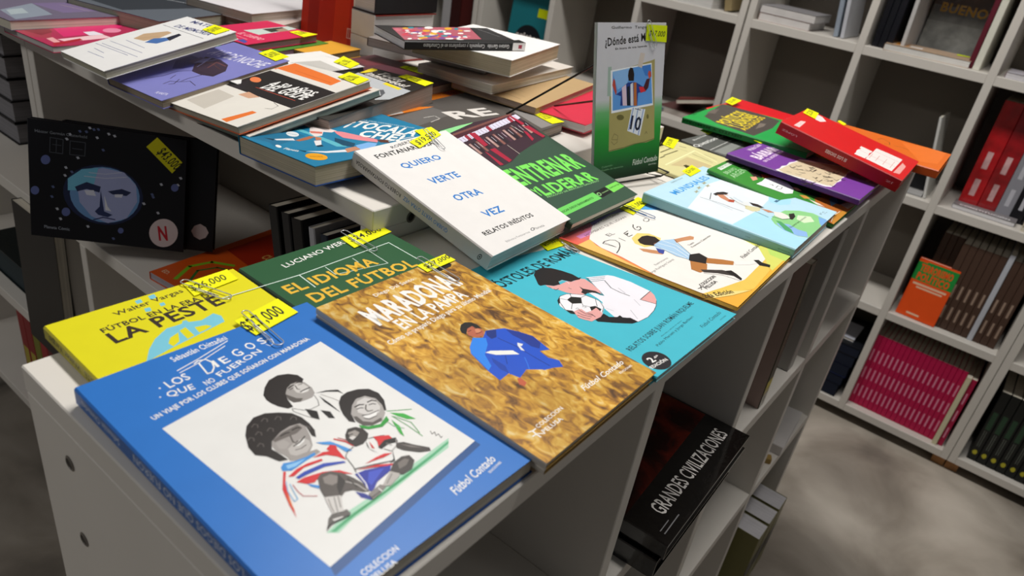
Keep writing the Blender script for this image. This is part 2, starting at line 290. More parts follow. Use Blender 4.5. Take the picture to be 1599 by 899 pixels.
ART['blue'] = [
('p','1f4f8c','-544 -914 651 -771 652 -817 -559 -970'),
('p','e9e8e5','-631 468 584 629 651 -771 -544 -914'),
('t','f2f0ec','Sebastián Chittadini',-2698,9998,585,3931,564,1,0),
('t','f2f0ec','· LOS',-4681,7715,631,1926,737,1,0),
('l','f2f0ec',0.0011,'-162 899 -179 767 -150 763 -113 801 -94 856 -109 907 -153 922 -186 908'),
('t','f2f0ec','I',-993,7901,-380,194,795,1,0),
('t','f2f0ec','E',-476,7933,608,526,736,1,0),
('t','f2f0ec','G',536,8086,677,601,829,1,0),
('t','f2f0ec','O',1606,8278,696,623,796,1,0),
('t','f2f0ec','S',2584,8365,580,520,694,1,0),
('t','f2f0ec','· QUE',-5131,7033,-1280,2057,557,1,0),
('t','f2f0ec','NO',-2425,6636,1016,662,483,1,0),
('t','f2f0ec','FUERON',-1360,6894,2095,3591,481,1,0),
('l','f2f0ec',0.0008,'-302 904 -138 940 108 1007'),
('l','f2f0ec',0.0007,'-301 875 -162 899 64 966'),
('l','f2f0ec',0.0005,'305 865 346 855 330 803 292 789 280 820'),
('t','f2f0ec','UN VIAJE POR LOS CLUBES QUE SOÑARON CON MARADONA',-6284,5608,1107,11802,387,2,0),
('t','f2f0ec','Fútbol Contado',2452,-10024,911,3846,594,1,0.3),
('t','f2f0ec','EDICIONES',5150,-10157,1091,1181,161,1,0),
('t','f2f0ec','COLECCION',-4620,-10641,114,2307,359,1,0),
('t','f2f0ec','PELUSA',-4427,-11156,-10,1496,324,1,0),
('p','a9d6bb','-429 -738 -276 -699 -65 -697 152 -676 547 -649 486 -708 193 -726 -60 -753 -273 -757 -384 -780'),
('p','55ae7b','-412 -746 -247 -725 -60 -722 129 -701 375 -682 531 -665 512 -683 355 -703 104 -727 -102 -739 -252 -747 -391 -765'),
('p','2c8f52','-390 -749 -170 -726 119 -711 382 -692 110 -721 -151 -734'),
('p','27211f','-44 372 5 431 67 478 138 488 198 461 237 413 241 354 217 335 189 357 148 360 112 344 71 302 44 245 28 168 -7 173 -38 226 -53 278 -56 321'),
('p','a39e9a','110 345 155 360 195 355 225 326 227 250 207 195 171 170 132 172 88 180 55 202 46 244 69 304'),
('p','cfcbc7','145 342 184 341 211 314 215 254 185 233 144 242 125 270 129 304'),
('p','5c5652','65 294 75 269 92 223 122 198 88 180 53 199 46 239'),
('l','27211f',0.001,'110 333 139 342 154 339'),
('l','27211f',0.0009,'184 351 205 345 212 329'),
('l','27211f',0.0005,'109 316 140 320'),
('l','27211f',0.0005,'177 326 200 318'),
('l','5c5652',0.0007,'159 330 149 293 158 281'),
('l','27211f',0.0011,'148 259 183 260 215 259'),
('p','e8e6e3','151 256 183 255 208 254 185 243 156 242'),
('l','27211f',0.0004,'190 179 178 127 153 82 94 83 57 100 14 160'),
('l','27211f',0.0004,'10 154 3 129 36 43 73 -23'),
('p','1b1918','69 109 111 45 75 -28 51 25'),
('p','1b1918','132 42 168 -7 151 -77 123 -50'),
('p','1b1918','205 192 278 172 338 132 338 72 324 114 269 159'),
('p','1b1918','209 158 216 54 210 -57 204 1 198 86'),
('l','a39e9a',0.0005,'226 162 257 86 278 19'),
('p','27211f','258 24 310 67 364 76 433 58 493 16 513 -57 492 -133 436 -217 422 -211 451 -157 461 -91 426 -26 367 -12 312 -46 249 -108 218 -185 195 -152 207 -83 228 -29'),
('p','aca7a3','306 -46 362 -13 427 -24 462 -86 450 -161 413 -232 352 -276 278 -269 235 -232 230 -168 247 -107'),
('p','d3cfcc','354 -36 415 -37 449 -90 431 -165 387 -206 350 -186 308 -163 289 -123 316 -73'),
('p','5c5652','244 -133 261 -147 259 -204 297 -248 366 -248 350 -274 277 -270 234 -234 228 -178'),
('l','27211f',0.001,'307 -71 340 -69 365 -85'),
('l','27211f',0.001,'398 -83 431 -85 446 -108'),
('l','27211f',0.0007,'304 -93 327 -98 342 -110'),
('l','27211f',0.0007,'388 -109 412 -114 424 -130'),
('l','5c5652',0.0008,'374 -97 345 -127 341 -152 370 -163'),
('p','f1efec','290 -167 326 -182 393 -187 353 -215 304 -207 289 -190'),
('l','27211f',0.0006,'289 -161 328 -180 399 -187'),
('l','27211f',0.0005,'283 -189 302 -214 356 -218'),
('p','2f9a3c','217 -215 254 -262 320 -291 399 -258 385 -299 314 -318 236 -283 211 -243'),
('l','2f9a3c',0.0006,'433 -225 488 -262 562 -309'),
('p','3fae46','435 -246 496 -306 520 -394 476 -362 451 -302'),
('p','3fae46','398 -305 397 -379 354 -468 353 -429'),
('l','2f9a3c',0.0005,'424 -280 437 -404 440 -535'),
('l','7fb98a',0.0004,'367 -308 370 -356 404 -413'),
('l','2f9a3c',0.0005,'430 -290 474 -398 447 -503'),
('p','27211f','-326 127 -275 193 -205 232 -134 223 -70 180 -14 125 7 56 8 -14 -4 -83 -37 -139 -47 -112 -23 -27 -35 20 -91 36 -160 28 -244 -8 -280 -61 -270 -116 -262 -189 -307 -169 -334 -92 -375 -44 -368 32'),
('l','5d5653',0.0006,'-259 166 -234 180 -223 162 -235 141'),
('l','5d5653',0.0006,'-190 174 -164 189 -153 170 -166 149'),
('l','5d5653',0.0006,'-122 139 -96 154 -85 135 -98 114'),
('l','5d5653',0.0006,'-338 82 -315 96 -304 78 -315 58'),
('l','5d5653',0.0006,'-326 8 -302 21 -292 4 -302 -16'),
('l','5d5653',0.0006,'-55 83 -29 97 -18 78 -30 57'),
('l','5d5653',0.0006,'-213 82 -188 96 -177 78 -189 57'),
('l','5d5653',0.0006,'-280 96 -256 110 -245 92 -256 71'),
('l','5d5653',0.0006,'-48 -37 -21 -23 -10 -42 -23 -62'),
('p','a09a96','-244 -8 -160 28 -91 36 -36 19 -25 -25 -54 -107 -93 -181 -134 -213 -202 -224 -251 -205 -258 -147 -272 -92 -268 -42'),
('p','6c6561','-234 -4 -157 17 -51 18 -46 -24 -100 -41 -188 -30 -235 -24'),
('p','bdb8b4','-214 -118 -148 -95 -95 -97 -83 -136 -100 -179 -148 -205 -211 -193 -230 -162'),
('p','aba5a1','-237 -35 -186 -41 -178 -86 -222 -111 -250 -87'),
('l','27211f',0.0009,'-181 -2 -147 -1 -128 -8'),
('l','27211f',0.0009,'-103 -3 -72 -2 -56 -12'),
('l','5c5652',0.0009,'-139 -34 -158 -86 -153 -104 -133 -99'),
('l','27211f',0.0008,'-177 -119 -133 -116 -81 -92'),
('p','ecebe8','-173 -125 -133 -120 -90 -102 -109 -124 -151 -135'),
('l','5c5652',0.0006,'-187 -152 -155 -161 -118 -155'),
('p','a09a96','-255 -175 -202 -224 -128 -214 -95 -222 -93 -254 -149 -258 -222 -235 -261 -201'),
('p','3f8fd8','-328 -214 -299 -195 -247 -221 -171 -235 -120 -234 -128 -255 -199 -259 -258 -267 -299 -271 -337 -241'),
('p','8fc4ee','-299 -219 -246 -234 -188 -244 -264 -258 -307 -248'),
('p','d5262c','-154 -265 -86 -263 -52 -280 -55 -257 -15 -240 13 -251 -9 -296 -26 -398 -47 -343 -84 -294 -122 -278'),
('p','d5262c','-340 -297 -273 -278 -205 -280 -124 -301 -127 -318 -236 -295 -317 -314'),
('p','2a48b0','-314 -327 -257 -320 -138 -337 -42 -398 -41 -414 -149 -364 -254 -350 -309 -347'),
('p','d5262c','-331 -358 -281 -357 -179 -389 -106 -437 -69 -510 -127 -450 -202 -400 -260 -422 -298 -406'),
('p','3f8fd8','-297 -404 -258 -458 -271 -476 -294 -434'),
('p','d5262c','-337 -249 -327 -258 -381 -329 -427 -436 -477 -560 -455 -468 -416 -354'),
('p','e07a3a','-411 -377 -431 -442 -461 -529 -443 -449'),
('l','8cc0e6',0.0005,'-370 -320 -404 -384 -420 -464 -398 -462 -382 -403 -365 -347'),
('l','c8606a',0.0004,'-357 -362 -366 -418 -365 -463 -312 -510'),
('p','4a97dd','-65 -175 1 -220 37 -315 48 -359 14 -350 2 -263 -47 -212'),
('l','d5262c',0.001,'30 -218 66 -279 78 -333'),
('l','b02a30',0.0005,'53 -225 86 -288'),
('p','37312e','102 -231 144 -200 190 -215 215 -256 210 -310 178 -341 131 -358 81 -349 72 -298 82 -259'),
('p','9c958f','124 -228 170 -236 177 -269 145 -286 109 -264'),
('p','d8d4d0','100 -265 130 -269 137 -288 104 -295'),
('l','27211f',0.0007,'109 -246 138 -254'),
('l','27211f',0.0004,'70 -343 26 -348 -14 -376 -31 -464 -48 -509'),
('l','27211f',0.0004,'184 -344 229 -360 271 -381'),
('p','d5262c','213 -349 292 -399 288 -440 237 -419 181 -436 205 -395'),
('p','1f1c1b','177 -436 242 -414 309 -440 294 -477 242 -454 180 -460'),
('p','2a2625','159 -346 130 -413 145 -477 132 -435 133 -390'),
('p','d5262c','169 -365 154 -433 145 -417'),
('p','d5262c','29 -492 114 -492 166 -499 205 -525 147 -521 79 -503'),
('p','d5262c','-38 -498 73 -539 153 -595 134 -600 43 -541'),
('l','1f1c1b',0.0006,'-36 -487 57 -525 169 -578'),
('p','1f1c1b','227 -501 175 -583 137 -581 179 -566'),
('l','a39e9a',0.0005,'192 -470 214 -512 269 -494 298 -453'),
('l','a39e9a',0.0004,'233 -441 247 -475'),
('p','453f3c','277 -479 316 -500 350 -562 400 -634 387 -658 329 -625 269 -550 254 -507'),
('p','7d7672','286 -498 330 -551 367 -610 318 -563'),
('p','2230a0','-64 -518 -2 -529 132 -595 101 -624 -10 -641 -76 -682 -90 -650 -70 -592'),
('p','3a4fc4','4 -554 87 -588 23 -612 -52 -642 -48 -607'),
('l','f2f0ec',0.0006,'-49 -527 -65 -611 -89 -656'),
('p','1c2a8c','-144 -617 -115 -662 -102 -711 -120 -723 -150 -671'),
('p','57504c','-231 -409 -200 -394 -150 -412 -109 -464 -88 -533 -75 -602 -89 -666 -116 -646 -144 -601 -183 -582 -228 -601 -288 -540 -273 -486'),
('p','8b837e','-210 -424 -164 -430 -142 -469 -160 -507 -208 -503 -229 -464'),
('p','2f2a27','-131 -455 -137 -528 -197 -570 -227 -591 -198 -531'),
('l','c8c3be',0.0005,'-137 -528 -105 -586 -97 -656'),
('l','1c1917',0.0005,'-115 -518 -118 -602'),
('p','d2ceca','-291 -544 -219 -591 -269 -669 -269 -690 -331 -662 -310 -600'),
('l','5c5652',0.0004,'-283 -566 -306 -618 -319 -659'),
('l','5c5652',0.0004,'-254 -577 -286 -636 -304 -672'),
('l','5c5652',0.0004,'-236 -586 -273 -656'),
('p','5f5a56','-365 -673 -332 -661 -305 -682 -258 -686 -260 -723 -306 -727 -374 -716 -423 -732 -389 -699'),
('p','dcd9d5','-356 -691 -308 -708 -297 -725 -355 -713'),
('l','1b1918',0.0007,'-406 -718 -359 -710 -274 -727'),
('p','443e3b','158 -589 223 -583 265 -603 258 -656 203 -694 135 -694 95 -659 95 -627'),
('p','756e69','170 -609 225 -606 240 -630 196 -653 146 -650'),
('p','b5b0ab','95 -627 124 -677 109 -691 22 -712 -11 -683'),
('l','5c5652',0.0004,'89 -650 20 -687'),
('p','86807b','-102 -677 -12 -668 3 -701 -53 -718 -115 -727'),
('l','1b1918',0.0006,'-111 -712 -45 -706'),
('l','f2f0ec',0.0006,'-39 -683 -38 -712'),
('l','5c5652',0.0005,'508 -532 496 -560 522 -555 504 -586 527 -582 515 -617 530 -612'),
('st','dfe6f2','Sebastián Chittadini',5703,-482,-526,4499,478,0,0),
('st','dfe6f2','·LOS DIEGOS QUE NO FUERON',-6523,1469,-1440,10668,569,0,0),
('tag','f2f200','267 1181 676 1260 683 1018 284 942'),
('tagt','2a2a20','$27,000',2743,10106,1572,3487,1286,1,0.25),
('clip','b9bcc0','375 1217 339 736',0.007)]
ART['yellow'] = [
('p','7cc8dc','-103 1068 -60 1070 -68 1021 -109 1022'),
('p','7cc8dc','-2 1080 45 1083 36 1024 -10 1025'),
('p','7cc8dc','-102 938 -63 932 -75 882 -113 888'),
('p','7cc8dc','10 943 43 941 35 899 1 900'),
('p','7cc8dc','-388 340 -309 459 -224 548 -107 619 -52 614 -2 613 22 642 44 635 44 605 122 575 230 609 257 549 235 469 21 429 -198 388'),
('p','e3da1c','-186 448 -144 503 -73 529 -119 430 -177 398'),
('p','e3da1c','-57 544 -6 560 -10 434 -65 424'),
('p','e3da1c','41 524 115 504 138 468 66 449 32 448'),
('t','3a2f28','Walter Vargas',-2874,9526,758,5130,556,1,0),
('t','3a2f28','FÚTBOL EN LA ERA DE',-4400,8047,233,8208,566,2,0),
('t','3a2f28','LA PESTE',-4361,6449,458,8114,1358,2,0),
('st','3a3a20','Walter Vargas',5698,-589,-155,4533,463,1,0),
('st','3a3a20','LA PESTE',2278,-434,-646,2854,428,1,0),
('tag','f4f205','268 1088 642 1104 627 925 244 882'),
('tagt','555518','$26,000',2650,9510,450,3070,880,1,0.25),
('clip','b9bcc0','279 1091 418 691',0.008)]
ART['green'] = [
('l','d7e6dc',0.001,'-1068 786 -408 748 582 777'),
('l','d7e6dc',0.001,'582 777 573 282'),
('l','d7e6dc',0.001,'-408 748 -425 524'),
('l','d7e6dc',0.0007,'-158 735 -170 590'),
('l','d7e6dc',0.0007,'331 759 312 490'),
('l','d7e6dc',0.0007,'-170 590 312 490'),
('l','d7e6dc',0.0007,'123 728 118 646'),
('t','f2f0ec','LUCIANO WERNICKE',-4177,9066,1077,9676,626,1,0),
('t','e8b93c','EL IDIOMA',-6365,5474,-202,8830,1281,2,0),
('t','e8b93c','DEL FÚTBOL',-5660,3376,-247,10681,1322,2,0),
('st','c8d6cc','WERNICKE',7579,-60,-646,1972,196,0,0),
('tag','f2f200','269 1068 744 1111 745 916 251 854'),
('tagt','2a2a20','$24,000',3059,9572,687,3962,758,1,0.25),
('clip','b9bcc0','361 1132 351 693',0.008)]
ART['mara'] = [
('p','b98a3c','-693 -1048 -693 1048 693 1048 693 -1048','wheat'),
('t','f0ece4','Diego Dal Santo',-2436,9068,270,4272,393,1,0),
('t','f2f0ec','MARADONA!',-4884,6089,411,9575,2141,3,0),
('t','f2f0ec','EN LA PAMPA',-3780,4598,374,7341,1245,2,0),
('t','f2f0ec','Cómo se preparó Diego para su último Mundial',-5882,3797,400,11623,497,1,0),
('p','1b52c8','-56 85 -167 19 -219 -39 -247 -140 -277 -250 -292 -362 -270 -392 -179 -369 -161 -436 -62 -409 23 -485 123 -518 190 -558 230 -492 192 -419 208 -332 284 -370 306 -268 324 -185 288 -89 230 18 168 49 91 85 4 38 -35 58'),
('p','17348f','228 8 286 -90 322 -186 301 -272 232 -314 206 -257 215 -146 208 -80'),
('p','2a86ec','-59 83 -166 18 -214 -36 -238 -133 -269 -243 -213 -222 -148 -108 -36 -40 17 22'),
('p','1742a8','-137 -159 -135 -284 -181 -354 -194 -290 -169 -202'),
('p','15307e','89 83 165 46 90 -20 41 -12 50 41'),
('l','16388f',0.0008,'89 -34 116 -187 115 -358 120 -488'),
('l','2e73e0',0.0008,'55 -311 9 -372 -33 -420'),
('l','16388f',0.0006,'-40 -208 -107 -279'),
('p','f0efe9','-128 -93 -80 -103 54 -202 55 -263 -87 -161'),
('p','e6e6e6','159 -162 179 -200 154 -210 143 -201 120 -262 107 -238 132 -185'),
('p','b7654a','-28 178 19 200 61 187 80 139 72 84 26 52 -20 62 -48 92 -60 122'),
('p','d28a66','42 152 66 131 56 96 24 91 11 116'),
('p','1b1918','-56 212 -5 249 44 255 86 227 97 179 88 118 75 130 52 160 52 188 -3 186 -65 141 -77 175'),
('l','1b1918',0.0006,'-24 157 3 155'),
('l','1b1918',0.0006,'42 152 69 147'),
('l','6a2a20',0.0007,'0 102 28 95 56 96'),
('p','c25e3e','-185 -429 -157 -433 -165 -497 -210 -514 -224 -477'),
('p','c9983a','-296 -365 -181 -354 -206 -439 -258 -447','wheat'),
('p','c9983a','-54 -403 41 -479 70 -556 -52 -564 -108 -492','wheat'),
('t','f2f0ec','COLECCION',-4797,-8294,113,2864,310,1,0),
('t','f2f0ec','PELUSA',-4862,-8821,-207,2026,304,1,0),
('l','f2f0ec',0.0009,'-557 -809 -526 -819 -496 -819'),
('l','f2f0ec',0.0011,'-529 -821 -535 -854 -533 -886'),
('l','f2f0ec',0.0009,'-536 -852 -568 -850'),
('l','f2f0ec',0.0008,'-529 -852 -487 -885'),
('t','f2f0ec','Fútbol Contado',802,-8148,-288,5214,483,1,0.3),
('t','f2f0ec','EDICIONES',4587,-8799,-472,1599,182,1,0),
('tag','f2f200','353 1062 700 1070 703 943 350 936'),
('tagt','2a2a20','$27,000',3832,9769,495,3241,590,1,0.25),
('clip','b9bcc0','446 1120 437 677',0.008),
('p','1b1918','419 948 617 977 632 924 595 897 460 896 417 908')]
ART['apos'] = [
('t','123238','LOS APÓSTOLES DE ROMÁN',-9023,6081,217,17035,1328,2,0),
('p','ece9f0','315 259 528 148 558 99 574 -74 542 -296 499 -364 417 -430 319 -479 224 -511 65 -537 -79 -523 -162 -342 -92 -194 -2 -121 26 -58 60 66 102 69 100 -30 116 -66 177 18 263 158'),
('p','e5a6a2','544 -298 499 -364 409 -435 346 -463 309 -329'),
('l','1b1918',0.0007,'545 -299 312 -324 346 -463'),
('p','2c7f88','315 259 319 232 244 126 122 -67 100 -30 214 127'),
('p','e5a6a2','-122 408 -75 346 -6 326 104 324 128 292 242 280 279 245 247 147 187 34 132 -30 122 30 107 77 14 64 -23 77 -68 132 -97 196 -106 276 -130 307 -134 367'),
('p','201a1c','-28 606 73 652 168 651 228 590 259 490 273 379 255 296 289 286 228 270 172 292 120 294 111 329 91 374 33 369 -1 328 -72 348 -120 411 -168 428 -160 458'),
('p','2a2022','103 190 90 141 110 97 139 41 129 -28 86 44 42 63 5 58 10 108 60 127'),
('l','ece9f0',0.0005,'37 371 87 361 96 318 73 278'),
('l','1b1918',0.0006,'-126 310 -125 287 -82 288'),
('l','1b1918',0.0005,'0 239 -2 204'),
('l','1b1918',0.0005,'-123 370 -130 336'),
('l','3b6f7c',0.0007,'305 238 478 147'),
('l','3b6f7c',0.0007,'284 208 443 131'),
('l','3b6f7c',0.0007,'267 178 402 115'),
('l','1b1918',0.0007,'401 105 310 -22 294 -124 301 -221'),
('l','9a98a2',0.0004,'269 -284 204 -382'),
('l','9a98a2',0.0004,'61 -367 -36 -491'),
('l','9a98a2',0.0004,'362 -66 317 -166'),
('l','9a98a2',0.0004,'-80 -205 -69 -277'),
('l','1b1918',0.0005,'409 -434 319 -479 224 -511 65 -537 -79 -523'),
('p','141116','-334 -257 -262 -256 -180 -244 -197 -311 -144 -357 -98 -355 -115 -391 -69 -442 -79 -523 -149 -504 -264 -385 -343 -289'),
('p','efedf1','-291 154 -203 189 -124 178 -68 132 -8 59 2 -27 -6 -96 -40 -154 -108 -202 -203 -245 -314 -210 -380 -113 -391 -13 -357 83'),
('p','1b1918','-212 109 -134 120 -77 51 -165 -16 -239 36'),
('p','1b1918','-170 -96 -117 -121 -125 -188 -193 -213 -226 -154'),
('p','1b1918','-296 152 -227 177 -294 125 -347 102'),
('p','1b1918','-381 14 -346 -37 -370 -106 -403 -57'),
('l','1b1918',0.0005,'-134 120 -99 153'),
('l','1b1918',0.0005,'-77 51 -9 49'),
('l','1b1918',0.0005,'-165 -16 -194 -44 -170 -96'),
('l','1b1918',0.0005,'-239 36 -328 -15'),
('l','1b1918',0.0005,'-212 109 -242 163'),
('l','1b1918',0.0005,'-9 49 0 -47 -111 -136'),
('l','1b1918',0.0005,'-302 121 -354 48 -380 13'),
('l','1b1918',0.0005,'-291 154 -203 189 -124 178 -68 132 -8 59 2 -27 -6 -96 -81 -183 -175 -228'),
('p','e5a6a2','-348 -56 -297 -58 -262 -71 -282 -137 -219 -149 -140 -144 -165 -195 -189 -241 -255 -262 -331 -256 -383 -254 -403 -198 -414 -144 -371 -80'),
('l','1b1918',0.0007,'-340 -86 -346 -143 -314 -210'),
('l','1b1918',0.0007,'-295 -74 -308 -145 -284 -200'),
('l','1b1918',0.0007,'-383 -115 -374 -179 -355 -219'),
('l','1b1918',0.0007,'-282 -137 -274 -184 -291 -230'),
('p','efedf1','-282 -65 -286 -67 -291 -68 -294 -67 -298 -66 -301 -64 -303 -62 -305 -58 -306 -55 -305 -51 -304 -47 -302 -43 -299 -39 -296 -36 -292 -34 -288 -32 -284 -31 -280 -31 -276 -32 -273 -34 -271 -37 -269 -40 -269 -44 -269 -48 -270 -52 -272 -56 -275 -60 -279 -63'),
('l','1b1918',0.0004,'-299 -39 -271 -38 -282 -66 -304 -60'),
('p','efedf1','-202 -82 -206 -83 -210 -84 -214 -84 -218 -83 -221 -81 -223 -78 -225 -75 -225 -71 -225 -67 -224 -63 -222 -59 -219 -55 -215 -52 -211 -50 -207 -48 -203 -47 -199 -48 -195 -49 -192 -51 -190 -53 -188 -57 -188 -60 -188 -65 -189 -69 -192 -73 -194 -76 -198 -79'),
('l','1b1918',0.0004,'-219 -56 -190 -55 -202 -82 -223 -77'),
('t','12303a','RELATOS SOBRE JUAN ROMÁN RIQUELME',-5566,-7264,273,11918,506,1,0),
('t','12303a','Elección y edición de textos',-1514,-7817,315,3866,121,0,0),
('t','12303a','Pablo Mariani y Jorge Barbieri',-3202,-8369,406,7060,264,0,0),
('t','12303a','Fútbol Contado',2587,-9546,214,4034,388,0,0.3),
('t','12303a','EDICIONES',5199,-10006,101,1184,117,0,0),
('p','232026','-494 -1039 -522 -1046 -550 -1047 -577 -1043 -602 -1033 -622 -1018 -638 -1000 -649 -977 -654 -953 -653 -927 -645 -901 -632 -877 -613 -855 -590 -837 -564 -824 -536 -816 -506 -813 -478 -817 -453 -826 -431 -842 -414 -861 -403 -884 -398 -910 -400 -937 -409 -963 -424 -987 -443 -1009 -467 -1026'),
('t','f2f0ec','2',-5821,-9240,-1373,535,621,2,0),
('t','f2f0ec','da',-5090,-9103,1353,614,206,1,0),
('t','f2f0ec','EDICIÓN',-6601,-9658,-1162,2115,308,2,0),
('tag','f2f200','628 1077 952 1083 807 824 534 852'),
('tagt','2a2a20','$21,000',6071,9327,-437,2256,967,1,0.25),
('clip','b9bcc0','908 1006 716 610',0.007)]
ART['diego'] = [
('grad',['#f0b13c','#e3b83a','#58a9e6','#e8584e']),
('p','9a86d8','-304 960 408 960 241 804 -385 830'),
('p','d98ac0','-769 862 -252 847 -349 765 -781 799'),
('p','58a9e6','414 960 950 960 950 453 893 -11 723 35 761 509 461 812'),
('p','8fcfe8','933 738 930 3 758 49 784 579'),
('p','f3bf6a','-950 736 -710 730 -798 599 -899 206 -950 -49'),
('p','d8d96a','851 315 950 -672 950 -945 171 -934 645 -532 820 -39'),
('p','bcd96a','879 -639 932 -960 550 -960 586 -782'),
('p','a8dca0','928 -754 940 -930 769 -928'),
('p','eeeae4','-715 733 -370 896 121 933 518 840 821 596 851 315 806 -44 771 -384 671 -628 413 -786 104 -811 -300 -803 -672 -706 -939 -626 -950 -610 -950 -154 -946 -139 -838 288 -810 539'),
('p','e9c65a','-300 -803 413 -786 150 -916 -432 -940 -950 -700 -950 -631 -939 -626 -672 -706'),
('p','f0d98a','-950 -653 -653 -812 -478 -937 -740 -843 -950 -736'),
('l','b8923a',0.0005,'-1067 -677 -740 -843 -478 -937'),
('t','5a3a40','LA ESCUELA CON GANA',-5857,8948,-312,8348,341,0,0),
('t','5a4a48','HOMBRES QUE LIDIAN',-6691,7896,-190,8892,372,0,0),
('t','2a2523','EL',-4707,6280,-649,1229,536,0,0),
('l','2a2523',0.0011,'-663 445 -678 512 -697 582 -631 597 -555 578 -508 536 -533 476 -612 426 -704 390 -796 367'),
('l','2a2523',0.0008,'-662 588 -662 521 -663 449'),
('l','2a2523',0.0011,'-422 538 -434 455'),
('l','2a2523',0.0011,'-155 568 -258 563 -277 519 -263 543 -208 537 -277 519 -293 485 -214 482'),
('l','2a2523',0.0012,'72 616 1 583 -44 532 -29 496 31 499 80 536 64 555 18 546'),
('l','2a2523',0.001,'345 616 406 610 392 574 334 548 287 557 282 586 320 609'),
('p','ecd47a','-306 446 -121 470 -19 376 -26 231 -167 177 -296 191 -413 241 -411 353'),
('p','2a1d1a','-295 379 -162 395 -85 366 -49 293 -103 201 -194 169 -282 166 -310 216 -357 268 -354 323'),
('p','8a5a40','-227 224 -172 196 -238 160 -285 175'),
('p','c98d62','54 124 217 73 324 37 337 -4 255 -32 116 30 -28 69'),
('p','c98d62','-493 268 -437 203 -388 122 -351 50 -426 27 -495 123 -523 201'),
('p','a9cbe8','-273 202 -91 206 73 124 1 61 -66 -47 -162 -170 -310 -217 -342 -89 -305 56 -328 145'),
('l','f4f4f2',0.0009,'-184 190 -151 20 -255 -179'),
('l','f4f4f2',0.0009,'-81 184 -71 29 -193 -173'),
('l','f4f4f2',0.0009,'-294 160 -276 -9 -304 -174'),
('l','2a2523',0.0005,'-273 202 -305 56 -342 -89 -310 -217'),
('l','2a2523',0.0005,'73 124 -66 -47 -162 -170'),
('p','3b4a9c','-332 148 -309 59 -407 25 -419 76'),
('p','211b1a','-182 -168 -58 -225 -102 -336 -270 -385 -340 -314 -331 -221'),
('p','b5763c','-109 -331 -10 -459 53 -565 -45 -595 -167 -468 -242 -374'),
('p','eceae6','48 -562 266 -710 240 -772 108 -713 -24 -612'),
('p','1d1817','268 -704 322 -741 286 -789 299 -875 234 -891 186 -797'),
('p','b5763c','-335 -238 -260 -393 -403 -447 -524 -425 -524 -329'),
('p','3e3734','-450 -396 -271 -556 -232 -667 -312 -691 -387 -552 -484 -446'),
('p','1d1817','-273 -581 -201 -627 -234 -691 -302 -776 -352 -784 -312 -691'),
('l','8c8a86',0.0005,'-505 -454 -390 -600 -366 -780'),
('t','5a5654','Texto:',429,-748,-162,1348,279,0,0),
('t','5a5654','Francisco Casaretto',249,-1189,-147,5120,275,0,0),
('t','5a5654','Ilustraciones',-7390,-422,-413,2769,282,0,0),
('t','5a5654','Jorge Rodríguez Suárez',-9631,-936,-352,5232,295,0,0),
('t','2a2523','COLECCION',-8116,-5572,-555,3307,398,1,0),
('t','2a2523','PELUSA',-8268,-6160,-558,2461,405,1,0),
('l','2a2523',0.0008,'-890 -550 -797 -570'),
('l','2a2523',0.0008,'-800 -536 -882 -581'),
('t','4a3a20','2da Edición',-10254,-6785,-4256,3765,677,1,0.2),
('t','4a4644','Fútbol Contado',2171,-6143,-111,5403,472,0,0.3),
('tag','f2f200','385 956 959 997 914 823 339 750'),
('tagt','2a2a20','$21,000',4445,8407,-23,4009,804,1,0.25),
('clip','2f5f96','488 991 435 524',0.008)]
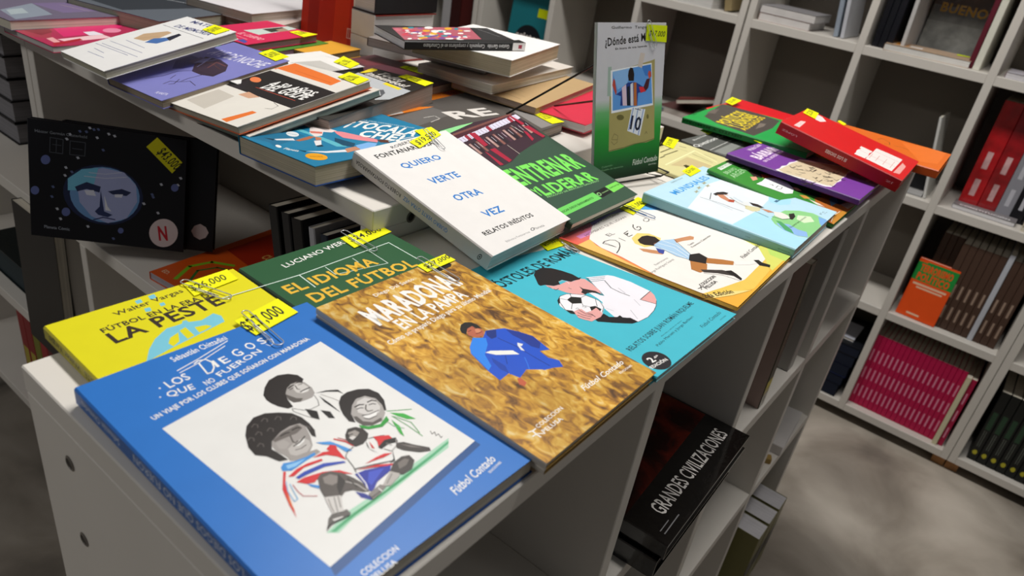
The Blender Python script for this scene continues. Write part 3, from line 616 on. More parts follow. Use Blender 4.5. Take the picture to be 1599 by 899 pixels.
ART['mund'] = [
('p','e3ebf2','194 569 866 503 740 -113 516 -168 -263 -245 -888 -185 -900 365'),
('p','a9dcf0','551 -140 810 -195 778 -376 572 -420 401 -339 386 -210'),
('p','aee0f2','-901 -925 -888 -185 -171 -214 -140 -411 -418 -576 -525 -833 -446 -925'),
('t','3a9be2','MUNDIALES',-6012,6448,19,11144,965,2,0),
('t','5a6a72','ALEJANDRO DUCHINI',-2405,8683,-5,3591,228,0,0),
('p','a5a488','-78 601 -17 596 46 604 -11 577 3 554 -54 562 -111 556 -74 579'),
('p','a5a488','118 562 181 556 246 565 188 538 201 514 143 523 84 517 123 540'),
('p','a5a488','-258 560 -199 554 -138 562 -192 536 -179 514 -234 522 -289 516 -253 538'),
('p','a5a488','180 638 244 632 310 641 251 613 264 590 205 598 146 592 185 615'),
('p','8fd08a','-236 -429 -37 -410 260 -447 444 -572 532 -725 473 -884 422 -925 -343 -925 -419 -921 -492 -823 -462 -650 -359 -509'),
('p','8fb8ea','-318 -514 -201 -633 -267 -759 -244 -858 -402 -916 -483 -821 -462 -650'),
('p','7fb0e4','476 -804 470 -900 431 -925 151 -925 245 -880'),
('p','4fa46a','-228 -486 -208 -542 -347 -706 -466 -771 -447 -661'),
('p','d9ecc8','246 -612 370 -737 225 -823 42 -748 84 -643'),
('p','2a2422','-78 372 34 364 143 319 164 258 58 252 -39 301 -111 324'),
('p','c98a6a','-64 325 86 246 33 123 -120 75 -173 131 -133 247'),
('p','dfe8ec','33 277 97 181 60 -35 -142 -73 -149 23 -85 147'),
('p','b64f35','-78 167 -26 102 -129 80 -173 131'),
('p','e2e6e6','-63 96 93 -32 -20 -80 -156 -78 -141 18'),
('p','2f2a28','87 -42 126 -146 80 -243 29 -211 8 -120'),
('p','d8d2a8','-80 -51 29 -211 -89 -242 -205 -193 -203 -95'),
('l','22201f',0.0009,'-371 423 -356 311 -327 155'),
('l','22201f',0.0009,'-70 401 -324 316'),
('l','22201f',0.0009,'-327 155 -341 18 -329 -123'),
('l','22201f',0.0009,'12 184 -78 49 -111 -79'),
('l','22201f',0.0009,'12 -200 17 -377 160 -558'),
('l','22201f',0.0009,'-171 -214 -213 -387'),
('l','22201f',0.0009,'-140 -411 -110 -528 74 -614'),
('l','b5bcc0',0.0012,'-368 273 -382 134 -422 -12'),
('p','c98a6a','10 -217 52 -317 34 -388 -41 -331'),
('p','e6e4dc','55 -365 129 -439 108 -525 23 -582 -100 -525 -84 -425'),
('p','2a2624','174 -521 268 -558 166 -607 9 -617 -10 -592'),
('l','e8eef0',0.0009,'68 102 -13 -61'),
('l','8ab4d8',0.0008,'65 152 -9 7'),
('t','2a4a2a','Ilustraciones',-3028,-6935,-280,5961,315,0,0),
('t','44708a','1',4593,-2789,-264,995,374,1,0),
('t','44708a','ª',5293,-3023,-678,900,418,2,0),
('t','5a7a88','Fc',5973,-8125,131,1667,273,0,0),
('t','5a7a88','ed.',6685,-8344,-785,1276,180,0,0),
('st','2a4450','MUNDIALES',-8845,-352,23,1360,150,0,0),
('st','2a4450','Duchini',-1823,-335,-993,722,123,0,0),
('st','2a4450','Editor',-4304,-499,-22,600,122,0,0),
('tag','f2f200','361 998 783 1034 680 851 273 834'),
('tagt','2a2a20','$24.000',3620,8982,628,3149,667,1,0.25)]
ART['rugby'] = [
('p','b5682c','-4 -428 535 -427 637 -629 637 -871 -637 -871 -637 -789 -414 -691 -131 -485'),
('p','2a3a60','504 -564 605 -681 560 -764 199 -721 102 -608'),
('p','5a88a8','245 -558 473 -591 243 -682 -26 -663'),
('p','d8c8a8','199 -721 408 -770 436 -868 151 -839'),
('p','c88a34','-637 -871 -637 -856 -387 -784 -9 -813 80 -871'),
('l','e8e0d0',0.0009,'636 -434 595 -502 637 -654 660 -774'),
('l','e8e0d0',0.0009,'-587 -825 -320 -782 -75 -797'),
('p','2c2422','-42 522 131 532 138 437 96 344 -82 296 -162 379'),
('p','e0a48a','-231 412 -119 367 -202 310 -333 331'),
('p','c8462e','51 365 212 311 260 175 299 0 198 115 76 242 -60 285'),
('p','eef0f0','-402 258 -208 248 -27 269 162 178 178 14 30 -129 -167 -177 -303 -116 -348 104'),
('p','1f1c1c','205 24 129 -114 172 -265 198 -491 90 -435 37 -290 -25 -165'),
('p','d89a80','74 -95 147 -144 84 -220 7 -173'),
('p','e8a850','-110 -248 -29 -311 -68 -395 -173 -340'),
('p','f0e6d8','-110 -372 -117 -533 -155 -614 -180 -500'),
('l','1b1918',0.0008,'-179 148 -190 88 -136 126'),
('l','1b1918',0.0008,'-221 40 -114 51 -89 -4 -190 -22 -249 12'),
('l','1b1918',0.0006,'-402 258 -352 102 -303 -116'),
('p','dfe8dc','-448 815 28 824 31 762 -458 749'),
('t','4f7a48','RUGBY HISTORIA',-4339,7732,33,4281,357,0,0),
('t','a8d0a0','BRAVO',-5120,6342,52,3709,663,1,0),
('t','a8d0a0','ARGENTINOS',-5304,5133,405,9696,929,1,0),
('l','6ab060',0.0012,'453 499 593 61 716 -430'),
('tag','f2f200','151 901 518 910 486 751 112 751'),
('tagt','2a2a20','$20.000',1778,8076,109,2817,631,1,0.25)]
ART['purple'] = [
('t','f0dcf2','Waldo Cobo',-3931,7830,758,7267,704,1,0),
('t','f2e2f2','BÁRBAROS',-7588,5284,583,15634,1499,3,0),
('t','ecd2f0','EN EL BORDE DEL MUNDO',-7850,4362,592,16475,488,2,0),
('p','f2ecf0','-1081 185 -1053 222 -885 210 -689 239 -538 211 -259 243 -98 214 218 214 362 122 601 -136 862 -338 1081 -406 1081 -416 846 -470 589 -483 326 -464 74 -497 -100 -481 -336 -513 -498 -497 -759 -512 -936 -510 -1027 -450 -1060 -182 -1081 -120'),
('p','d8c8a8','-988 198 -713 198 -300 205 142 186 525 -153 978 -408 250 -462 -282 -485 -836 -504 -928 -444 -986 -163 -1071 98'),
('l','2a2622',0.00135,'-799 -274 -860 -328 -686 -333'),
('l','2a2622',0.00153,'-309 132 -354 95 -214 74'),
('l','2a2622',0.00103,'-557 -318 -549 -358 -480 -371'),
('l','2a2622',0.00119,'-361 -286 -413 -340 -283 -337'),
('l','2a2622',0.00217,'-1183 -239 -1232 -296 -1096 -300'),
('l','2a2622',0.00127,'-383 -180 -407 -224 -312 -231'),
('l','2a2622',0.0017,'-1045 -259 -1053 -293 -965 -310'),
('l','2a2622',0.0011,'-869 -10 -875 -52 -813 -77'),
('l','2a2622',0.00145,'-660 -353 -654 -397 -578 -410'),
('l','2a2622',0.00129,'-106 -19 -70 -69 -39 -87'),
('l','2a2622',0.00172,'-377 -315 -374 -341 -298 -362'),
('l','2a2622',0.00166,'-501 172 -592 116 -427 108'),
('l','2a2622',0.00211,'-128 -245 -159 -305 -90 -312'),
('l','2a2622',0.0021,'-581 -378 -580 -422 -489 -433'),
('l','2a2622',0.00111,'-349 -412 -420 -468 -266 -479'),
('l','2a2622',0.00121,'-296 -74 -388 -123 -190 -130'),
('l','2a2622',0.00125,'-118 5 -147 -53 -31 -52'),
('l','2a2622',0.00107,'-126 -16 -229 -68 -84 -85'),
('l','2a2622',0.00183,'-599 87 -581 36 -586 29'),
('l','2a2622',0.00119,'-1049 -129 -1093 -186 -965 -188'),
('l','2a2622',0.00138,'51 -221 -24 -277 67 -283'),
('l','2a2622',0.00129,'-358 -16 -415 -83 -278 -80'),
('l','2a2622',0.00205,'-1153 -153 -1164 -181 -1100 -222'),
('l','2a2622',0.00152,'-496 -6 -470 -43 -413 -74'),
('l','2a2622',0.00216,'-24 -278 -14 -327 55 -354'),
('l','2a2622',0.00107,'284 -266 298 -315 388 -323'),
('l','2a2622',0.00199,'-187 -481 -232 -517 -177 -539'),
('l','2a2622',0.00109,'-115 -22 -85 -58 -59 -75'),
('l','2a2622',0.00174,'-700 -207 -740 -253 -637 -254'),
('l','2a2622',0.00127,'100 -271 62 -312 182 -313'),
('l','2a2622',0.00182,'-221 -61 -236 -117 -132 -124'),
('l','2a2622',0.00145,'-913 104 -889 67 -888 46'),
('l','2a2622',0.00212,'-696 -16 -690 -48 -625 -80'),
('l','2a2622',0.0015,'73 -118 50 -148 195 -176'),
('l','2a2622',0.00217,'-1311 -199 -1352 -248 -1242 -257'),
('l','2a2622',0.00199,'129 -314 32 -361 214 -380'),
('l','2a2622',0.00194,'-404 -279 -449 -316 -352 -354'),
('l','2a2622',0.00208,'-545 59 -525 28 -460 -3'),
('l','2a2622',0.0016,'-369 -323 -372 -361 -294 -394'),
('l','2a2622',0.0013,'-815 -465 -851 -525 -757 -524'),
('t','d8b0e0','BLÁBLA',2439,-7912,520,7375,465,2,0),
('t','d8b0e0','ed.',7186,-8230,-245,2353,203,1,0),
('tag','f2f200','470 1051 1223 1134 1084 906 369 870'),
('tagt','2a2a20','$24.000',5037,9436,788,5589,733,1,0.25)]
ART['cuest'] = [
('t','c9c9c6','Martín Kohan',-4167,9199,1404,5718,431,1,0),
('t','e2e2de','Question Goal',-6996,7096,1066,13471,880,1,0),
('l','cfcfcb',0.0012,'-605 534 532 691'),
('p','8a8c88','-590 473 501 612 440 457 -555 297'),
('tag','f2f200','225 1193 677 1264 647 1083 161 996'),
('tagt','2a2a20','$20.000',2514,10824,1664,3614,780,1,0.25)]
ART['cream'] = [
('l','55502e',0.0022,'-55 894 280 913'),
('l','55502e',0.0022,'-131 794 301 801'),
('l','55502e',0.0022,'-300 762 -161 770'),
('l','55502e',0.002,'539 892 579 810'),
('l','7a7444',0.0008,'390 870 424 700'),
('l','f0ecb8',0.0024,'-498 562 587 661 412 209'),
('l','efe8a8',0.0016,'246 607 190 169'),
('l','8a8450',0.0014,'389 596 317 238'),
('l','7a7448',0.0008,'561 490 531 266'),
('p','c9b888','161 570 176 176 -77 140 -444 516'),
('p','3a3418','-268 406 -193 405 -191 338 -322 324'),
('l','55502e',0.0012,'316 1103 440 1150'),
('tag','f2f200','320 1076 761 1234 807 1054 282 871'),
('tagt','2a2a20','$18.000',3679,9732,3390,3894,765,1,0.25)]
ART['guer'] = [
('p','4e4842','-371 862 693 1048 757 1048 791 828 791 381 688 -55 79 -162 -697 -154 -579 546'),
('p','7a7066','-269 -6 180 102 239 13 37 -30'),
('p','6a5f58','-144 931 226 986 383 929 -10 827'),
('t','e6cf2a','POLÍTICOS',-4921,3888,1084,11057,1911,3,0),
('t','e6cf2a','Y LADRONES',-5270,1866,1053,11383,1750,3,0),
('t','dcc028','ACUSADOS',-5433,546,1035,11808,1014,3,0),
('t','123a1c','GUERRILLA',-5043,9927,1116,6887,677,1,0),
('p','123a1c','305 1048 403 1048 304 1041'),
('st','0d3a18','DELITO Y MEMORIA',-25,-543,112,10502,368,2,0),
('tag','f2f200','964 1091 1484 1176 1390 948 858 899'),
('tagt','2a2a20','$22.000',9711,9783,1251,4023,751,1,0.25)]
ART['bigred'] = [
('p','ead9d6','644 734 617 632 468 529 286 579 289 672'),
('p','ecc9c6','-585 750 -172 765 -98 704 -558 669'),
('t','e8b0ac','IV',-5627,7025,300,3146,264,1,0),
('t','ece4e0','SI',-4910,-3335,361,5184,1570,3,0),
('p','ece4e0','-549 -178 8 -178 20 -312 -517 -332'),
('p','ece4e0','-511 -342 299 -331 333 -458 363 -721 -510 -724'),
('p','e8a6a0','-537 -752 194 -757 76 -826 -463 -831'),
('l','c9302a',0.0007,'-215 -188 -222 -305'),
('l','c9302a',0.0007,'-238 -349 -206 -712'),
('l','c9302a',0.0007,'110 -346 126 -712'),
('l','d05a52',0.0005,'-88 -356 -400 -369'),
('l','d05a52',0.0005,'-24 -449 -379 -460'),
('l','d05a52',0.0005,'-4 -559 -398 -568'),
('l','d05a52',0.0005,'45 -663 -377 -674'),
('st','d8a09c','LÓPEZ',6132,-1042,-359,2390,238,2,0),
('st','e8d0cc','SI LOS DIOSES',-1541,-1155,294,3198,444,3,0),
('st','e8b0ac','JZ',-8390,-977,1124,1033,227,0,0),
('tag','f2f200','305 882 672 921 716 733 275 668'),
('tagt','2a2a20','$32.000',3470,7581,1272,3095,882,1,0.25)]
ART['orange'] = [
('l','5a3a20',0.001,'271 82 410 41 291 -99 122 -140 78 -63'),
('l','5a3a20',0.001,'123 -207 187 -309 80 -476 213 -520 6 -562 -26 -512'),
('l','5a3a20',0.001,'100 -584 188 -699 -61 -682'),
('p','e8752a','555 -244 700 -626 700 -926 -273 -926 -465 -691'),
('tag','f2f200','753 874 877 858 714 706 541 712')]
ART['white'] = [
('t','1b1918','ROBERTO',-2532,7872,934,3976,391,1,0),
('t','1b1918','FONTANARROSA',-5561,6936,91,8698,629,2,0),
('t','2a7ac8','QUIERO',-4202,4706,-116,5825,789,2,0),
('t','2a7ac8','VERTE',-3341,1598,-227,4310,913,2,0),
('t','2a7ac8','OTRA',-3145,-1433,-439,4012,906,2,0),
('t','2a7ac8','VEZ',-2365,-4544,-320,2976,887,2,0),
('t','1b1918','RELATOS INÉDITOS',-5003,-6449,-187,8088,530,2,0),
('t','8a8888','Biblioteca Fontanarrosa',-3765,-8087,-252,3874,243,0,0),
('t','5a5858','Planeta',977,-8159,-420,1756,305,0,0),
('p','5a5858','105 -806 99 -809 93 -812 85 -814 78 -815 71 -815 64 -814 59 -812 55 -810 52 -807 50 -803 51 -798 53 -794 56 -790 61 -786 67 -782 74 -780 81 -778 88 -776 96 -776 102 -777 108 -779 112 -781 115 -785 116 -789 116 -793 114 -797 110 -802'),
('p','ebe8e6','96 -802 93 -804 89 -806 84 -807 80 -808 75 -808 71 -807 68 -806 65 -805 64 -803 63 -800 63 -798 65 -795 67 -792 70 -790 74 -788 78 -786 82 -785 87 -784 91 -784 95 -784 98 -785 101 -787 103 -789 103 -791 103 -794 102 -796 100 -799'),
('st','1b1918','ROBERTO FONTANARROSA',2233,-1223,68,6018,382,1,0),
('st','2a7ac8','QUIERO VERTE OTRA VEZ',-3705,-1147,-13,5596,388,1,0),
('sp','3a3a3a','-786 79 -785 72 -782 65 -778 59 -774 53 -769 49 -764 46 -759 45 -755 46 -751 48 -747 52 -745 57 -744 63 -743 70 -744 77 -746 84 -749 91 -753 98 -757 103 -762 107 -766 110 -771 111 -776 110 -780 108 -783 104 -786 99 -787 93 -787 86'),
('sp','c9c5c2','-779 79 -778 74 -776 69 -773 65 -770 61 -768 59 -764 57 -761 56 -758 57 -756 58 -754 61 -752 64 -751 68 -751 73 -752 77 -753 82 -755 87 -757 91 -760 95 -763 97 -766 99 -769 100 -772 99 -775 98 -777 95 -778 92 -779 88 -779 83'),
('sp','3a3a3a','-773 78 -772 75 -771 73 -770 70 -768 68 -766 66 -765 65 -763 65 -761 65 -760 66 -759 68 -758 70 -757 72 -757 75 -758 78 -758 81 -759 83 -761 86 -762 88 -764 90 -766 91 -768 91 -769 91 -771 90 -772 88 -773 86 -773 84 -773 81'),
('tag','f2f200','27 819 554 942 543 819 53 693'),
('tagt','2a2a20','$19,500',885,7373,2289,4192,720,1,0.25),
('clip','b9bcc0','402 942 303 576',0.006)]
ART['entre'] = [
('p','8fd890','-700 952 -348 974 700 974 700 935 694 924 -700 809'),
('p','3a2430','-604 879 -352 923 -114 966 -84 974 700 974 700 635 645 386 219 313 -71 249 -345 150 -547 128 -661 189 -638 486 -674 752'),
('p','7a4a44','-539 836 -545 830 -552 824 -561 819 -570 814 -580 810 -591 807 -600 806 -609 805 -616 806 -622 808 -625 812 -627 816 -626 821 -622 827 -617 833 -610 838 -602 844 -592 849 -582 853 -572 856 -562 857 -553 858 -546 857 -540 855 -536 851 -535 847 -536 842'),
('p','4a1e2a','-622 819 -560 823 -586 755 -658 747'),
('p','7a4a44','-489 841 -494 835 -501 829 -510 824 -520 819 -530 815 -540 812 -550 811 -559 810 -566 811 -572 813 -576 817 -577 821 -576 826 -573 832 -567 838 -560 844 -551 849 -542 854 -531 858 -521 861 -511 863 -502 863 -495 862 -489 860 -486 856 -484 852 -485 847'),
('p','4a1e2a','-572 824 -510 828 -536 760 -608 751'),
('p','7a4a44','-438 846 -443 840 -450 834 -459 829 -469 824 -480 820 -490 817 -500 816 -509 815 -516 816 -522 818 -525 822 -526 826 -526 831 -522 837 -517 843 -510 849 -501 854 -491 859 -481 863 -470 866 -460 868 -451 868 -444 867 -438 865 -434 862 -433 857 -434 852'),
('p','4a1e2a','-522 829 -459 833 -485 764 -558 756'),
('p','7a4a44','-386 852 -391 846 -399 840 -408 834 -418 829 -428 825 -439 822 -449 821 -458 820 -465 821 -471 824 -474 827 -476 831 -475 836 -471 842 -466 848 -459 854 -450 860 -440 864 -429 869 -419 872 -409 873 -400 874 -392 873 -386 870 -383 867 -381 863 -382 857'),
('p','4a1e2a','-471 834 -408 838 -434 769 -508 761'),
('p','7a4a44','-334 857 -339 851 -347 845 -356 839 -366 834 -377 830 -387 827 -397 826 -406 825 -414 826 -420 829 -423 832 -424 836 -423 842 -420 847 -414 853 -407 859 -398 865 -388 870 -378 874 -367 877 -357 879 -348 879 -340 878 -334 876 -330 872 -329 868 -330 863'),
('p','4a1e2a','-420 839 -356 843 -383 774 -457 766'),
('p','7a4a44','-281 862 -287 856 -294 850 -304 845 -314 840 -324 836 -335 833 -345 831 -354 830 -362 832 -368 834 -371 837 -373 842 -372 847 -368 853 -363 859 -355 865 -346 870 -336 875 -325 879 -314 882 -304 884 -295 885 -287 884 -281 881 -278 878 -276 873 -278 868'),
('p','4a1e2a','-368 844 -303 849 -331 779 -406 770'),
('p','7a4a44','-228 868 -234 862 -241 856 -250 850 -261 845 -272 841 -282 838 -293 836 -302 836 -310 837 -316 839 -319 842 -320 847 -319 852 -316 858 -310 864 -303 870 -294 876 -283 881 -272 885 -262 888 -251 890 -242 890 -234 889 -228 887 -224 883 -223 879 -224 874'),
('p','4a1e2a','-315 849 -250 854 -278 784 -354 775'),
('p','7a4a44','-174 873 -180 867 -188 861 -197 855 -208 850 -218 846 -229 843 -240 841 -249 841 -257 842 -263 844 -266 848 -268 852 -267 858 -263 863 -257 869 -250 875 -240 881 -230 886 -219 890 -208 893 -198 895 -188 896 -180 895 -174 892 -171 889 -169 884 -170 879'),
('p','4a1e2a','-263 855 -197 859 -225 789 -302 780'),
('p','7a4a44','-120 879 -126 872 -134 866 -143 861 -154 856 -165 851 -176 848 -186 847 -196 846 -203 847 -209 850 -213 853 -214 858 -213 863 -210 869 -204 875 -196 881 -187 887 -176 892 -165 896 -154 899 -144 901 -134 901 -126 900 -120 898 -116 894 -115 890 -116 884'),
('p','4a1e2a','-209 860 -143 865 -172 794 -249 785'),
('p','7a4a44','-65 884 -71 878 -79 872 -88 866 -99 861 -110 857 -122 854 -132 852 -142 852 -150 853 -156 855 -159 858 -161 863 -159 868 -156 874 -150 880 -142 886 -133 892 -122 897 -111 901 -100 905 -89 906 -79 907 -71 906 -65 904 -61 900 -60 896 -61 890'),
('p','4a1e2a','-155 865 -88 870 -118 799 -196 790'),
('p','7a4a44','-10 890 -16 884 -24 877 -34 872 -44 866 -56 862 -67 859 -78 857 -87 857 -95 858 -101 860 -105 864 -106 868 -105 874 -101 880 -95 886 -87 892 -78 898 -67 903 -56 907 -45 910 -34 912 -24 913 -16 912 -10 909 -6 906 -5 901 -6 896'),
('p','4a1e2a','-101 871 -33 876 -63 804 -142 795'),
('p','7a4a44','46 896 40 889 32 883 22 877 11 872 0 868 -12 865 -22 863 -32 862 -40 864 -46 866 -50 869 -51 874 -50 879 -46 885 -40 891 -32 898 -23 904 -12 909 0 913 11 916 22 918 32 918 40 918 46 915 50 912 51 907 50 901'),
('p','4a1e2a','-46 876 22 881 -8 809 -88 800'),
('p','7a4a44','103 901 96 895 88 889 78 883 67 878 56 873 44 870 33 868 24 868 16 869 9 871 6 875 4 879 5 885 9 891 15 897 23 903 33 909 44 914 56 919 67 922 78 924 88 924 96 923 103 921 106 917 108 913 106 907'),
('p','4a1e2a','10 882 79 887 48 815 -33 806'),
('p','7a4a44','160 907 153 901 145 894 135 888 124 883 112 879 101 876 90 874 80 874 72 874 65 877 62 880 60 885 62 890 65 897 71 903 80 909 90 915 101 920 112 925 124 928 135 930 145 930 153 929 160 927 164 923 165 919 164 913'),
('p','4a1e2a','66 888 136 893 104 820 23 811'),
('p','7a4a44','217 913 211 906 202 900 192 894 181 889 169 885 158 882 146 880 137 879 128 880 122 882 118 886 117 891 118 896 122 902 128 909 136 915 146 921 158 926 169 930 181 934 192 936 203 936 211 935 217 933 221 929 223 924 221 919'),
('p','4a1e2a','122 893 193 898 161 825 79 816'),
('p','7a4a44','276 919 269 912 261 906 250 900 239 895 227 890 215 887 204 885 194 885 186 886 179 888 175 892 174 896 175 902 179 908 186 914 194 921 204 927 215 932 227 936 239 940 250 942 261 942 269 941 276 939 280 935 281 930 280 925'),
('p','4a1e2a','180 899 251 904 219 831 135 821'),
('p','7a4a44','334 925 328 918 319 912 309 906 297 900 285 896 273 893 262 891 252 891 243 892 237 894 233 898 232 902 233 908 237 914 243 920 252 927 262 933 274 938 286 942 298 946 309 948 319 948 328 947 334 945 338 941 340 936 338 931'),
('p','4a1e2a','237 905 309 910 277 836 192 827'),
('p','7a4a44','394 931 387 924 378 918 368 912 356 906 344 902 332 899 321 897 310 896 302 897 295 900 291 903 290 908 291 914 295 920 302 926 310 933 321 939 332 944 345 949 357 952 368 954 379 954 388 953 394 951 398 947 399 943 398 937'),
('p','4a1e2a','296 911 368 916 335 842 250 832'),
('p','7a4a44','454 937 447 930 438 924 428 918 416 912 404 908 392 905 380 903 369 902 361 903 354 906 350 909 349 914 350 920 354 926 361 932 370 939 380 945 392 950 404 955 416 958 428 960 439 961 448 960 454 957 458 954 460 949 458 943'),
('p','4a1e2a','355 917 428 922 394 847 309 838'),
('p','7a4a44','515 943 508 936 499 930 488 924 476 918 464 914 451 911 440 909 429 908 420 909 414 912 410 915 408 920 410 926 414 932 421 938 430 945 440 951 452 956 464 961 477 964 489 966 499 967 508 966 515 964 519 960 520 955 519 949'),
('p','4a1e2a','414 923 489 928 454 853 368 843'),
('p','7a4a44','576 949 569 943 560 936 549 930 537 924 525 920 512 917 500 915 490 914 481 915 474 918 470 921 469 926 470 932 474 938 481 945 490 951 501 957 513 963 525 967 538 971 550 973 561 973 570 972 576 970 580 966 582 961 580 956'),
('p','4a1e2a','475 929 550 934 515 859 427 849'),
('p','7a4a44','638 956 631 949 622 942 611 936 599 930 586 926 573 923 561 921 551 920 542 921 535 924 531 927 530 932 531 938 535 944 542 951 551 957 562 964 574 969 586 974 641 974 642 972 644 968 642 962'),
('p','4a1e2a','536 935 611 940 576 864 487 854'),
('p','d9d6e8','-665 741 -584 758 -602 673 -679 652'),
('l','7a3848',0.0006,'-651 733 -656 660'),
('p','d9d6e8','-605 750 -523 767 -541 681 -620 660'),
('l','7a3848',0.0006,'-590 741 -596 668'),
('p','d9d6e8','-544 758 -461 776 -480 689 -559 668'),
('l','7a3848',0.0006,'-529 750 -535 676'),
('p','9a2438','-482 767 -398 785 -418 698 -498 676'),
('l','7a3848',0.0006,'-468 758 -474 684'),
('p','d9d6e8','-420 776 -335 794 -355 706 -436 684'),
('l','7a3848',0.0006,'-405 767 -412 692'),
('p','d9d6e8','-357 785 -271 803 -291 715 -374 692'),
('l','7a3848',0.0006,'-342 776 -348 700'),
('p','d9d6e8','-293 794 -206 812 -227 723 -310 701'),
('l','7a3848',0.0006,'-278 785 -285 709'),
('p','d9d6e8','-229 803 -140 821 -162 732 -246 709'),
('l','7a3848',0.0006,'-213 794 -220 718'),
('p','d9d6e8','-163 812 -74 831 -96 741 -181 718'),
('l','7a3848',0.0006,'-148 803 -155 726'),
('p','d9d6e8','-97 821 -6 840 -29 750 -115 727'),
('l','7a3848',0.0006,'-81 812 -89 735'),
('p','9a2438','-30 831 62 850 39 759 -49 735'),
('l','7a3848',0.0006,'-14 822 -22 744'),
('p','d9d6e8','38 840 131 860 107 768 19 744'),
('l','7a3848',0.0006,'54 831 46 753'),
('p','d9d6e8','107 850 201 870 177 777 87 753'),
('l','7a3848',0.0006,'123 841 114 762'),
('p','d9d6e8','176 860 272 880 247 786 156 762'),
('l','7a3848',0.0006,'193 851 184 771'),
('p','d9d6e8','247 870 344 890 318 796 226 772'),
('l','7a3848',0.0006,'264 861 254 780'),
('p','d9d6e8','319 880 416 900 390 806 297 781'),
('l','7a3848',0.0006,'335 871 326 790'),
('p','d9d6e8','391 890 490 910 464 815 369 791'),
('l','7a3848',0.0006,'408 881 398 800'),
('p','9a2438','464 900 565 921 538 825 442 800'),
('l','7a3848',0.0006,'481 891 471 809'),
('p','d9d6e8','538 911 640 932 612 835 515 810'),
('l','7a3848',0.0006,'556 901 545 819'),
('p','d9d6e8','614 922 700 939 700 884 688 846 590 820'),
('l','7a3848',0.0006,'631 912 620 829'),
('p','4a2a3a','-642 604 -602 610 -625 404 -668 396'),
('l','cfc8d4',0.0007,'-625 579 -635 489'),
('p','b08a80','-575 613 -535 619 -558 412 -601 404'),
('l','cfc8d4',0.0007,'-558 587 -568 497'),
('p','1e1820','-507 621 -466 628 -491 419 -534 411'),
('l','cfc8d4',0.0007,'-490 596 -501 505'),
('p','8a5a50','-438 630 -397 636 -422 426 -466 418'),
('l','cfc8d4',0.0007,'-421 604 -432 513'),
('p','2a2028','-368 639 -326 645 -353 434 -398 426'),
('l','cfc8d4',0.0007,'-351 613 -362 521'),
('p','4a2a3a','-297 648 -255 654 -282 441 -328 433'),
('l','cfc8d4',0.0007,'-280 622 -292 529'),
('p','b08a80','-226 657 -182 664 -211 449 -257 440'),
('l','cfc8d4',0.0007,'-208 631 -220 537'),
('p','1e1820','-153 666 -109 673 -139 457 -185 448'),
('l','cfc8d4',0.0007,'-135 640 -148 546'),
('p','8a5a50','-79 676 -35 683 -66 465 -113 456'),
('l','cfc8d4',0.0007,'-61 649 -74 554'),
('p','2a2028','-4 685 41 692 9 473 -39 464'),
('l','cfc8d4',0.0007,'14 659 0 563'),
('p','4a2a3a','72 695 117 702 84 481 36 472'),
('l','cfc8d4',0.0007,'90 668 75 571'),
('p','b08a80','148 705 195 712 160 489 111 480'),
('l','cfc8d4',0.0007,'167 678 152 580'),
('p','1e1820','226 715 273 722 238 497 188 488'),
('l','cfc8d4',0.0007,'245 687 230 589'),
('p','8a5a50','306 725 353 732 316 506 266 497'),
('l','cfc8d4',0.0007,'324 697 308 598'),
('p','2a2028','386 735 434 742 396 514 345 505'),
('l','cfc8d4',0.0007,'405 707 388 608'),
('p','4a2a3a','467 745 516 753 477 523 425 514'),
('l','cfc8d4',0.0007,'486 717 469 617'),
('p','b08a80','550 756 600 763 559 532 506 522'),
('l','cfc8d4',0.0007,'569 728 551 627'),
('p','1e1820','634 766 684 774 642 541 588 531'),
('l','cfc8d4',0.0007,'653 738 635 636'),
('p','a81e3a','-369 795 -271 784 -336 520 -414 507'),
('p','a81e3a','-396 442 -303 440 -312 177 -387 155'),
('p','a81e3a','-496 437 -484 394 -494 147 -553 150'),
('p','a81e3a','549 949 596 913 619 726 545 704'),
('p','a81e3a','544 682 645 673 652 406 582 395'),
('p','a81e3a','444 602 476 571 422 415 348 386'),
('l','d8d0c0',0.0007,'-656 377 -661 189'),
('l','d8d0c0',0.0007,'381 753 405 571'),
('l','d8d0c0',0.0007,'-79 434 -89 236'),
('t','7be05c','ENTRENAR',-6496,-2391,-325,12250,2921,3,0),
('t','7be05c','Y',-6222,-4659,-135,801,1345,2,0),
('t','7be05c','LIDERAR',-5403,-4881,-488,10249,1663,3,0),
('t','8fd080','PRÓLOGO DE MARCELO GALLARDO',-5449,-5306,-461,9890,255,1,0),
('p','6fd060','-657 -718 119 -693 125 -820 -664 -840'),
('p','7cd858','404 -681 668 -673 688 -789 404 -810'),
('p','10140f','130 -697 384 -685 404 -798 140 -815'),
('t','1c4a1c','OSCAR DIEGO BARRAMIENTO',-6433,-7949,268,6656,287,2,0),
('t','1c4a1c','DEPORTES',4342,-7426,185,2223,182,2,0),
('p','8ab878','181 -777 173 -780 164 -782 155 -782 147 -780 140 -777 134 -773 130 -768 128 -762 127 -756 129 -749 132 -743 138 -737 144 -731 152 -727 160 -724 169 -722 178 -722 186 -724 194 -726 199 -730 204 -736 206 -742 206 -748 205 -755 201 -761 196 -767 189 -773'),
('p','10140f','174 -765 170 -767 165 -768 160 -768 156 -767 152 -766 149 -763 147 -761 146 -758 146 -754 146 -751 148 -747 151 -744 155 -741 159 -739 164 -737 168 -736 173 -736 177 -737 181 -738 184 -740 186 -743 188 -746 188 -750 187 -753 185 -757 182 -760 178 -763'),
('l','6a8a5a',0.0016,'230 -756 374 -749')]
